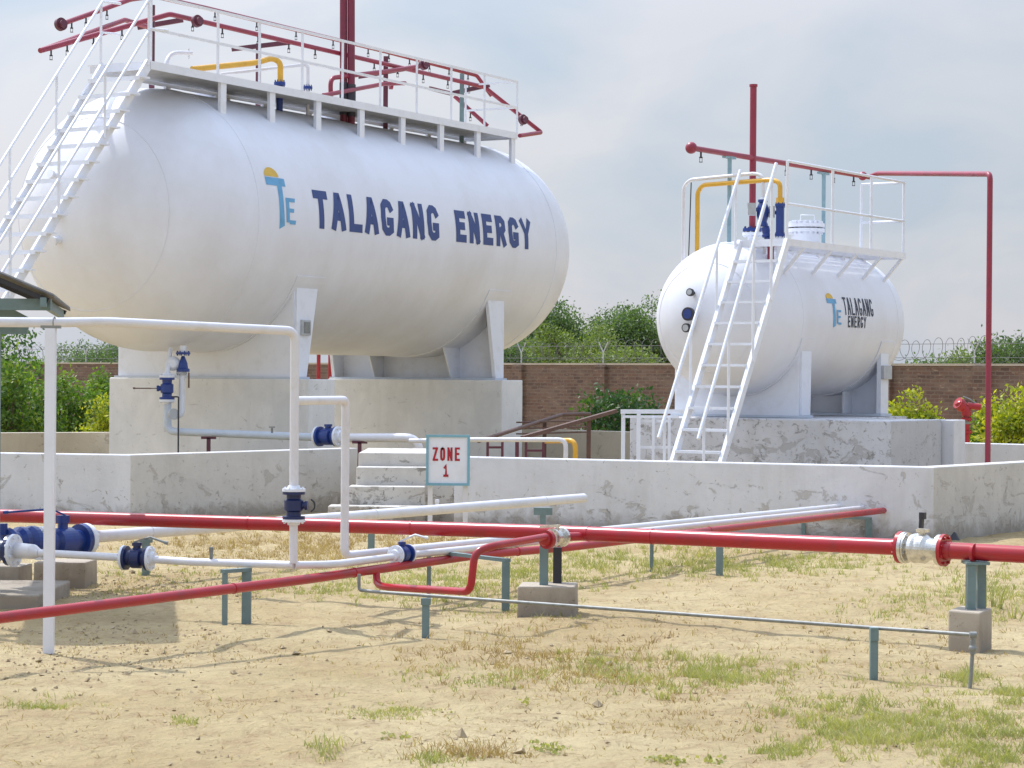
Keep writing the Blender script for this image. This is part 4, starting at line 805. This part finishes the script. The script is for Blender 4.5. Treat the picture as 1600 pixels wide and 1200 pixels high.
def block(px0, px1, pyb, pyt, dep, lab, m='concrete'):
    a, b = G(px0, pyb), G(px1, pyb); Y = (a[1] + b[1]) / 2; a = P(px0, pyb, Y); b = P(px1, pyb, Y); zt = P((px0 + px1) / 2, pyt, Y)[2]
    mb = MB(); mb.prism([(a[0], Y, -.05), (b[0], Y + .03, -.05), (b[0] - .004, Y + .03, zt), (a[0] + .006, Y, zt + .003)], V([.03, dep, 0])); return solo('concrete_block', mb, M[m], lab, 'concrete block', 'cast concrete blocks', .012), Y, zt
_, y1_, z1_ = block(807, 899, 966, 917, .34, 'concrete block under the red valve junction in the centre')
_, y2_, z2_ = block(1481, 1530, 1018, 953, .01, 'x') if False else (None, 0, 0)
g = G(1481, 1015); g2 = G(1531, 1020); g3 = G(1569, 1010)
zt = P(1481, 953, g[1])[2]
mb = MB(); d1 = V([g2[0] - g[0], g2[1] - g[1], 0]); d2 = V([g3[0] - g2[0], g3[1] - g2[1], 0]); g[2] = -.05
d2 = d2 / np.linalg.norm(d2) * .24; mb.prism([g, g + d1, g + d1 + UP * (zt + .05), g + UP * (zt + .05)], d2 + V([0, .08, 0])); solo('concrete_block', mb, M['concrete'], 'concrete block under the teal channel stand at far right', 'concrete block', 'cast concrete blocks', .01)
cx = P(1524, 915, 13.62)
rs_ = thing('pipe_stand', 'teal steel channel stand on the right concrete block', 'pipe stand', (cx[0], 13.6, zt), GS)
for dx, dy in ((-.036, -.02), (.042, .06)): mb = MB(); mb.beam(V([cx[0] + dx, 13.6 + dy, zt - .01]), V([cx[0] + dx, 13.6 + dy, P(1524, 882, 13.6)[2]]), .05, .06); part('upright', mb, M['teal'], rs_)
mb = MB(); mb.box(V([cx[0], 13.62, P(1524, 881, 13.6)[2] + .006]), (V([1, 0, 0]), V([0, 1, 0]), UP), (.07, .08, .008)); part('top_bar', mb, M['teal'], rs_)
rs_ = thing('pipe_stand', 'pair of teal and dark uprights on the centre concrete block', 'pipe stand', (P(860, 900, 15.3)[0], 15.3, z1_), GS)
for px, m, yy in ((850, 'teal', 842), (871, 'dark', 850)): q = P(px, 870, 15.25 if m == 'teal' else 15.4); mb = MB(); mb.beam(V([q[0], q[1], z1_ - .02]), V([q[0], q[1], P(px, yy, 15.3)[2] - .03]), .058, .05); part('upright', mb, M[m], rs_, 'dark weathered upright' if m == 'dark' else None)
block(51, 132, 916, 879, .35, 'concrete block under the big blue valve at left')
block(-45, 30, 928, 885, .3, 'concrete block at the left edge behind the pad')
mb = MB(); a = G(-90, 958); b = G(66, 958); Y = 15.3; a = P(-90, 955, Y); b = P(60, 955, Y); mb.prism([(a[0], Y, -.05), (b[0], Y, -.05), (b[0], Y, .11), (a[0], Y, .11)], V([.0, 1.1, 0])); solo('concrete_pad', mb, M['concrete'], 'low concrete pad at the left edge of the yard', 'concrete pad', bevel=.012)

# shelter at the left edge
sh = thing('shelter', 'corner of a shelter with corrugated roof and teal beams at the left edge', 'shelter', (-3.6, 15.6, 0))
e_n = P(84, 462, 14.6); e_f = P(110, 486, 17.6); r_n = P(-190, 345, 14.6); zE = e_n[2]
dx = V([r_n[0] - e_n[0], 0, r_n[2] - zE]); mb = MB(); nC = 44; vs = []
dn = V([e_f[0] - e_n[0], e_f[1] - e_n[1], 0])
for i in range(nC * 6 + 1):
    t = i / (nC * 6); q = V([e_n[0], e_n[1], zE]) + dn * t; w = .014 * math.sin(i / 6 * 2 * math.pi)
    vs += [q + UP * w, q + dx + UP * w, q + UP * (w - .006), q + dx + UP * (w - .006)]
fs = []
for i in range(nC * 6): o = 4 * i; fs += [(o, o + 4, o + 5, o + 1), (o + 2, o + 3, o + 7, o + 6), (o, o + 2, o + 6, o + 4), (o + 1, o + 5, o + 7, o + 3)]
mb.add(vs, fs, True); part('roof_sheet', mb, M['roof'], sh)
mb = MB(); f0 = P(80, 476, 14.75); mb.beam(f0, f0 + V([-1.6, .0, .0]), .05, .075); part('fascia', mb, M['teal'], sh)
mb = MB(); mb.prism([P(-160, 430, 14.9), P(-160, 522, 14.9), P(42, 522, 14.9), P(46, 497, 14.9), P(0, 473, 14.9)], V([0, .03, 0])); part('gable_panel', mb, M['teal'], sh)
mb = MB(); q = P(-10, 900, 15.35); mb.beam(V([q[0], q[1], .1]), V([q[0], q[1], 2.1]), .07, .05); part('post', mb, M['teal'], sh)
mb = MB(); ee = V([e_n[0], e_n[1], zE]) + dx * .06 - UP * .07; mb.beam(ee, ee + dn, .04, .06); part('eave_beam', mb, M['teal'], sh)

for fr in (.02, .98):   # sloping rafters, ridge post and ridge beam carrying the sheet
    mb = MB(); r0 = V([e_n[0], e_n[1], zE]) + dn * fr - UP * .045; mb.beam(r0 + dx * .03, r0 + dx * .99, .03, .03); part('rafter', mb, M['dark'], sh)
    mb = MB(); rr = r0 + dx * .97; mb.beam(V([rr[0], rr[1], -.05]), rr, .06, .06); part('post', mb, M['teal'], sh)
mb = MB(); r0 = V([e_n[0], e_n[1], zE]) + dx * .97 - UP * .08; mb.beam(r0, r0 + dn, .04, .05); part('ridge_beam', mb, M['teal'], sh)

# ------------------------------------------------------------------ zone sign
sg = thing('zone_sign', 'white sign lettered in red with blue border on two posts by the steps', 'sign', P(700, 815, 23.8)); ZS = 23.8
A_, B_ = P(668, 681, ZS), P(732, 757, ZS); A_ = V([A_[0], ZS, A_[2]]); xr = V([1, 0, 0]); cz = (A_[2] + B_[2]) / 2; cxx = (A_[0] + B_[0]) / 2; hw, hh = (B_[0] - A_[0]) / 2, (A_[2] - B_[2]) / 2
mb = MB(); mb.box((cxx, ZS, cz), (xr, V([0, 1, 0]), UP), (hw, .012, hh)); part('panel', mb, M['white'], sg)
mb = MB()
for k in (-1, 1): mb.box((cxx + k * hw, ZS - .006, cz), (xr, V([0, 1, 0]), UP), (.013, .02, hh + .013)); mb.box((cxx, ZS - .006, cz + k * hh), (xr, V([0, 1, 0]), UP), (hw - .013, .0185, .013))
part('border', mb, M['signblue'], sg)
for px in (672, 727): q = P(px, 800, ZS + .04); mb = MB(); mb.beam(V([q[0], q[1], -.05]), V([q[0], q[1], cz + hh]), .05, .03); part('post', mb, M['pipewhite'], sg)
mb = MB(); mf = lambda x, z, off: V([x, ZS - .012 - off, z])
x0 = P(676, 700, ZS)[0]; x1 = P(719, 700, ZS)[0]; zt = P(697, 699, ZS)[2]; zb = P(697, 720, ZS)[2]; word(mb, 'ZONE', x0, x1, zb, zt, .0215, mf, .3); part('lettering', mb, M['signred'], sg); mb = MB()
x0 = P(691, 735, ZS)[0]; x1 = P(702, 735, ZS)[0]; zt = P(697, 725, ZS)[2]; zb = P(697, 745, ZS)[2]; letter(mb, '1', x0, zb, x1 - x0, zt - zb, .024, mf)
part('lettering', mb, M['signred'], sg)
# metal shard leaning at the wall corner, stones
mb = MB(); q = P(1478, 846, 22.6); mb.prism([P(1476, 846, 22.9), P(1500, 846, 22.9), P(1486, 823, 23.1), P(1480, 812, 23.2), P(1476, 813, 23.2)], V([.02, .05, 0])); solo('metal_shard', mb, M['dark'], 'dark pointed scrap leaning against the right low wall near the corner', 'scrap')

# ------------------------------------------------------------------ vegetation
def leaves(mb, pts, size, lean=0., aspect=.5):
    n = len(pts); pts = np.array(pts)
    d = rng.normal(size=(n, 3)); d[:, 2] += lean; d /= np.linalg.norm(d, axis=1)[:, None]
    e = rng.normal(size=(n, 3)); e -= d * (e * d).sum(1)[:, None]; e /= np.linalg.norm(e, axis=1)[:, None]
    L = size * rng.uniform(.6, 1.3, n)[:, None]; W = L * aspect
    v = np.stack([pts, pts + d * L * .5 + e * W * .5, pts + d * L, pts + d * L * .5 - e * W * .5], 1).reshape(-1, 3)
    o = len(mb.v); mb.v += [tuple(x) for x in v.tolist()]; mb.f += [(o + 4 * i, o + 4 * i + 1, o + 4 * i + 2, o + 4 * i + 3) for i in range(n)]; mb.sm += [False] * n
def crown(center, rad, n_tips, per, size, spread, lean=.2, floor=None, lobes=6):
    mb = MB(); c = V(center); rad = V(rad); L = [(c + rad * rng.uniform(-.62, .62, 3) * V([1, 1, .8]), rad * rng.uniform(.38, .68)) for _ in range(lobes)] + [(c - rad * V([0, 0, .25]), rad * .75)]
    tips = []; pts = []
    while len(tips) < n_tips:
        lc, lr = L[rng.integers(len(L))]; d = rng.normal(size=3); d /= np.linalg.norm(d); q = lc + lr * d * rng.uniform(.35, 1.08) ** .6
        if floor is not None and q[2] < floor: continue
        tips.append(q)
    for q in tips:
        m = int(per * rng.uniform(.4, 1.5)); pts.append(q + rng.normal(size=(m, 3)) * spread * V([1, 1, .8]))
    leaves(mb, np.concatenate(pts), size, lean); return mb, tips
def tree(name, lab, base, H_, rad, mat, n, size, cat='tree', grp=None, per=26, lean=.2, trunk=.08, spread=None, lobes=7):
    base = V(base); root = thing(name, lab, cat, base, grp); c = base + UP * (H_ - rad[2])
    mb, tips = crown(c, rad, n, per, size, spread or size * 1.6, lean, base[2] + .02, lobes)
    part('crown' if cat == 'tree' else 'foliage', mb, M[mat], root)
    mb = MB(); fork = base + UP * H_ * .35; mb.tube([base - UP * .05, fork], trunk, 8, 0, trunk * .7)
    for q in tips[::max(1, n // 26)]: mid = (fork + q) / 2 + rng.normal(size=3) * .08 * rad[0]; mb.tube([fork, mid, q], trunk * .5, 5, 0, trunk * .08)
    part('trunk' if cat == 'tree' else 'stem', mb, M['bark'], root)
TG = 'trees beyond the brick wall'
tl_ = [(812, 500, 84, 2.3, 'tree', 'leafy tree just right of the big tank beyond the brick wall'),
       (862, 460, 88, 1.7, 'tree', 'tallest wispy green tree beside the rounded end of the big tank'),
       (905, 507, 80, 1.6, 'tree2', 'yellowish green tree in the gap between the two tanks'),
       (948, 488, 88, 1.9, 'tree', 'broad green tree in the middle of the gap between the tanks'),
       (1005, 456, 84, 1.7, 'tree', 'tall bushy tree immediately left of the small tank'),
       (968, 528, 77, 1.3, 'tree2', 'low pale tree just above the brick wall between the tanks'),
       (1050, 492, 86, 1.8, 'tree', 'dark tree partly hidden behind the small tank'),
       (755, 520, 86, 2.0, 'tree', 'tree mostly hidden behind the right foot of the big tank'),
       (150, 524, 96, 2.6, 'tree', 'hazy tree under the left belly of the big tank'),
       (215, 538, 98, 2.2, 'tree', 'low tree behind the near saddle of the big tank'),
       (1462, 560, 66, .6, 'tree', 'low tree under the razor wire right of the small tank'),
       (1500, 552, 68, .7, 'tree2', 'low pale tree left of the tall red riser pipe'),
       (1562, 533, 66, 1.1, 'tree', 'rounded green tree right of the tall red riser pipe'),
       (1612, 542, 70, 1.2, 'tree', 'green tree cut by the right edge beyond the brick wall')]
for px, py, Z, rx, m, lab in tl_:
    t_ = P(px, py, Z); H_ = t_[2]; n = int(120 * rx); tree('tree', lab, (t_[0], Z, 0), H_, (rx, rx, min(H_ * .48, rx * 1.0)), m, int(n * 1.35), .115, grp=TG, per=64, trunk=.1, spread=.2, lobes=12, lean=.4)
# shrubs inside the compound
for px, py, Z, rx, H_, m, lab, size in [
    (20, 545, 37, .95, None, 'hedge', 'tall bright green hedge shrub at the left edge', .085), (62, 560, 38, .8, None, 'hedge', 'green hedge shrub just left of the white post', .085),
    (118, 575, 38.5, .75, None, 'hedge', 'dark green shrub just right of the white post', .08), (172, 574, 39.5, .6, None, 'hedge', 'green shrub touching the near tank foundation', .08),
    (156, 615, 35.6, .3, None, 'croton', 'small yellow shrub beside the near tank foundation', .07), (-40, 530, 37, .9, None, 'hedge', 'hedge shrub cut off by the left picture edge', .085),
    (8, 508, 42, .5, None, 'darkleaf', 'dark leafy sapling below the shelter roof at the left edge', .1),
    (955, 612, 41, .85, None, 'darkleaf', 'round dark green bush in front of the brick wall between the tanks', .1),
    (1428, 606, 36, .32, None, 'croton', 'upright yellow-green shrub behind the dark plinth side', .085), (1452, 622, 36, .2, None, 'croton', 'small yellow-green shrub right of the upright one', .08),
    (1405, 632, 36, .22, None, 'croton', 'low yellow-green shrub beside the small tank saddle', .08),
    (1585, 598, 36, .50, None, 'croton', 'large yellow-leaved shrub at the right edge', .085), (1556, 622, 36.5, .3, None, 'croton', 'yellow shrub just right of the tall red riser pipe', .08),
    (1622, 612, 36.2, .4, None, 'croton', 'yellow shrub cut off by the right picture edge', .085),
    (1535, 668, 36.6, .3, None, 'hedge', 'low green plants around the foot of the fire monitor', .08), (1490, 672, 37.2, .3, None, 'hedge', 'low green plants left of the fire monitor', .08), (1562, 640, 36.9, .6, None, 'hedge', 'green shrub behind the yellow shrub at right', .08),
    (1066, 645, 34, .25, None, 'croton', 'small yellow plant peeping left of the small tank saddle', .07)]:
    t_ = P(px, py, Z); H_ = t_[2]; rz = min(H_ * .5, max(rx * 1.25, H_ * .46)); tree('shrub', lab, (t_[0], Z, 0), H_, (rx, rx * .8, rz), m, int(90 * rx * max(1, rz) + 36), size, 'shrub', 'shrubs inside the compound', per=34, trunk=.03, spread=size * 1.2, lobes=8, lean=.5)

# grass
def blades(mb, cx, cy, rx, ry, n, h, lean=.65, w=.0021):
    a = rng.uniform(0, 2 * math.pi, n); r = np.abs(rng.normal(0, .5, n)); x = cx + rx * r * np.cos(a); y = cy + ry * r * np.sin(a)
    hh = h * .82 * rng.uniform(.3, 1.25, n); dx = rng.normal(0, lean, n) * hh; dy = rng.normal(0, lean, n) * hh; t = rng.uniform(0, math.pi, n); ww = w * (.7 + .6 * rng.random(n)) * (1 + y / 40)
    z = np.array([gh(float(p), float(q)) for p, q in zip(x, y)]) - .004
    b0 = np.stack([x - ww * np.cos(t), y - ww * np.sin(t), z], 1); b1 = np.stack([x + ww * np.cos(t), y + ww * np.sin(t), z], 1); m0 = np.stack([x + dx * .35 - ww * .7 * np.cos(t), y + dy * .35, z + hh * .6], 1); m1 = np.stack([x + dx * .35 + ww * .7 * np.cos(t), y + dy * .35, z + hh * .6], 1); tt = np.stack([x + dx, y + dy, z + hh], 1)
    v = np.stack([b0, b1, m1, m0, tt], 1).reshape(-1, 3); o = len(mb.v); mb.v += [tuple(p) for p in v.tolist()]
    for i in range(n): q = o + 5 * i; mb.f.append((q, q + 1, q + 2, q + 3)); mb.f.append((q + 3, q + 2, q + 4))
    mb.sm += [False] * (2 * n)
def patch(mb, px, py, rpx, rpy, tufts, per, h, tuft_r=.07, **kw):
    for _ in range(int(tufts * 2.3)):
        a = random.gauss(0, .85), random.gauss(0, .85); x, y = px + a[0] * rpx, py + a[1] * rpy
        if y < 800 or noise.noise(Vector((x * .02, y * .06, 2))) < random.uniform(-.7, .2): continue
        g = G(x, y)
        if g[1] > 24: continue
        blades(mb, g[0], g[1], tuft_r, tuft_r, max(2, int(per * .65 * random.uniform(.2, 1.6))), h * random.uniform(.6, 1.2), **kw)
gb = MB(); sb = MB()
for px, py, rx, ry, t_, per, h in [(1370, 1135, 95, 26, 150, 34, .06), (1560, 1160, 90, 40, 130, 30, .06), (1100, 1052, 60, 18, 75, 26, .07), (940, 1045, 60, 16, 50, 20, .055), (1575, 1085, 35, 10, 40, 26, .05), (1250, 878, 90, 9, 110, 22, .06), (1050, 880, 130, 16, 170, 20, .09),
        (1570, 925, 60, 25, 110, 18, .08), (1440, 935, 60, 20, 70, 14, .06), (730, 905, 130, 18, 260, 20, .06), (600, 925, 100, 12, 90, 16, .05), (470, 918, 80, 10, 60, 12, .05), (880, 880, 80, 20, 90, 16, .07), (610, 1110, 45, 7, 45, 16, .03), (60, 1100, 40, 7, 30, 14, .04),
        (290, 1127, 14, 5, 12, 12, .04), (1225, 1178, 25, 7, 28, 16, .05), (680, 1190, 25, 6, 20, 14, .05), (1180, 1050, 60, 15, 40, 16, .05), (780, 1060, 40, 8, 30, 12, .05), (150, 890, 60, 12, 50, 12, .05), (330, 905, 120, 16, 80, 10, .05), (240, 930, 60, 8, 35, 10, .05), (1510, 1060, 20, 12, 25, 18, .07), (1430, 1060, 60, 14, 35, 12, .05), (820, 955, 60, 14, 50, 14, .05), (700, 1058, 60, 14, 40, 10, .04), (510, 1178, 14, 8, 10, 12, .07), (1280, 1090, 60, 30, 40, 12, .04), (800, 990, 600, 90, 80, 6, .04)]:
    patch(gb, px, py, rx, ry, t_, per, h)
for px, py, rx, ry, t_, per, h in [(470, 852, 150, 16, 420, 16, .08), (640, 858, 120, 12, 220, 14, .07), (330, 870, 110, 12, 90, 12, .05), (240, 1010, 180, 20, 120, 8, .03), (300, 905, 150, 20, 80, 8, .04), (830, 1020, 120, 25, 170, 14, .05), (950, 1050, 120, 25, 150, 12, .045), (1080, 1120, 150, 25, 110, 10, .03), (1430, 1000, 130, 40, 120, 10, .04), (1200, 1060, 120, 30, 90, 9, .03),
        (740, 1180, 50, 10, 50, 14, .05), (330, 1100, 60, 8, 20, 8, .02), (1010, 960, 200, 30, 80, 8, .03), (600, 1000, 260, 40, 70, 7, .03), (1500, 1120, 120, 50, 90, 10, .03), (800, 1060, 750, 100, 160, 5, .03), (170, 915, 120, 12, 60, 10, .04), (1280, 905, 200, 22, 90, 9, .035), (920, 1150, 250, 30, 60, 7, .025)]:
    patch(sb, px, py, rx, ry, t_, per, h, lean=.8)
for _ in range(2600):
    x, y = random.uniform(-30, 1630), 880 + 330 * random.random() ** .8; g = G(x, y)
    if random.random() < noise.noise(Vector((g[0] * .9, g[1] * .7, 5))) + .45: blades(sb, g[0], g[1], .03, .02, random.randint(1, 3), .035, lean=2.4, w=.0022)
for px, py, n_ in ((845, 1172, 40), (870, 1176, 40), (605, 1156, 16), (625, 1158, 16), (1030, 1192, 60), (1050, 1196, 60), (1115, 1196, 40), (815, 1100, 16), (1365, 1118, 20)):
    g = G(px, py); leaves(gb, [g + V([random.gauss(0, .03), random.gauss(0, .03), random.uniform(.004, .03)]) for _ in range(n_)], .022, .4, .7)
# tall blades by the right stand
for px, py in ((1562, 950), (1550, 948), (1585, 960)): g = G(px, py); blades(gb, g[0], g[1], .05, .05, 9, .22, lean=.4, w=.004)
setting('grass', gb, M['grass'], 'stuff', 'sparse green grass tufts on the sand', None)
setting('dry_grass', sb, M['straw'], 'stuff', 'dry straw-coloured grass lying on the sand', None)
# clods and pebbles
cb = MB()
for i in range(1100):
    if i % 3 == 0: x, y = random.gauss(160, 130), random.gauss(1015, 30)
    elif i % 3 == 1: x, y = random.gauss(260, 110), random.gauss(915, 10)
    else: x, y = random.uniform(-20, 1620), random.uniform(900, 1200)
    g = G(x, max(y, 895)); r = random.uniform(.004, .014) if random.random() < .96 else random.uniform(.018, .03); z = gh(float(g[0]), float(g[1]))
    d = rng.normal(size=(6, 3)) * .25; base = V([[1, 0, 0], [-1, 0, 0], [0, 1, 0], [0, -1, 0], [0, 0, .7], [0, 0, -.7]]) + d; v = base * r + V([g[0], g[1], z + r * .3])
    cb.add(v, [(0, 2, 4), (2, 1, 4), (1, 3, 4), (3, 0, 4), (2, 0, 5), (1, 2, 5), (3, 1, 5), (0, 3, 5)])
M['clod'] = paint('soil_clod', (.40, .32, .20), (.29, .22, .14), 9, .95)
setting('soil_clods', cb, M['clod'], 'stuff', 'small clods and pebbles scattered on the sand', None)
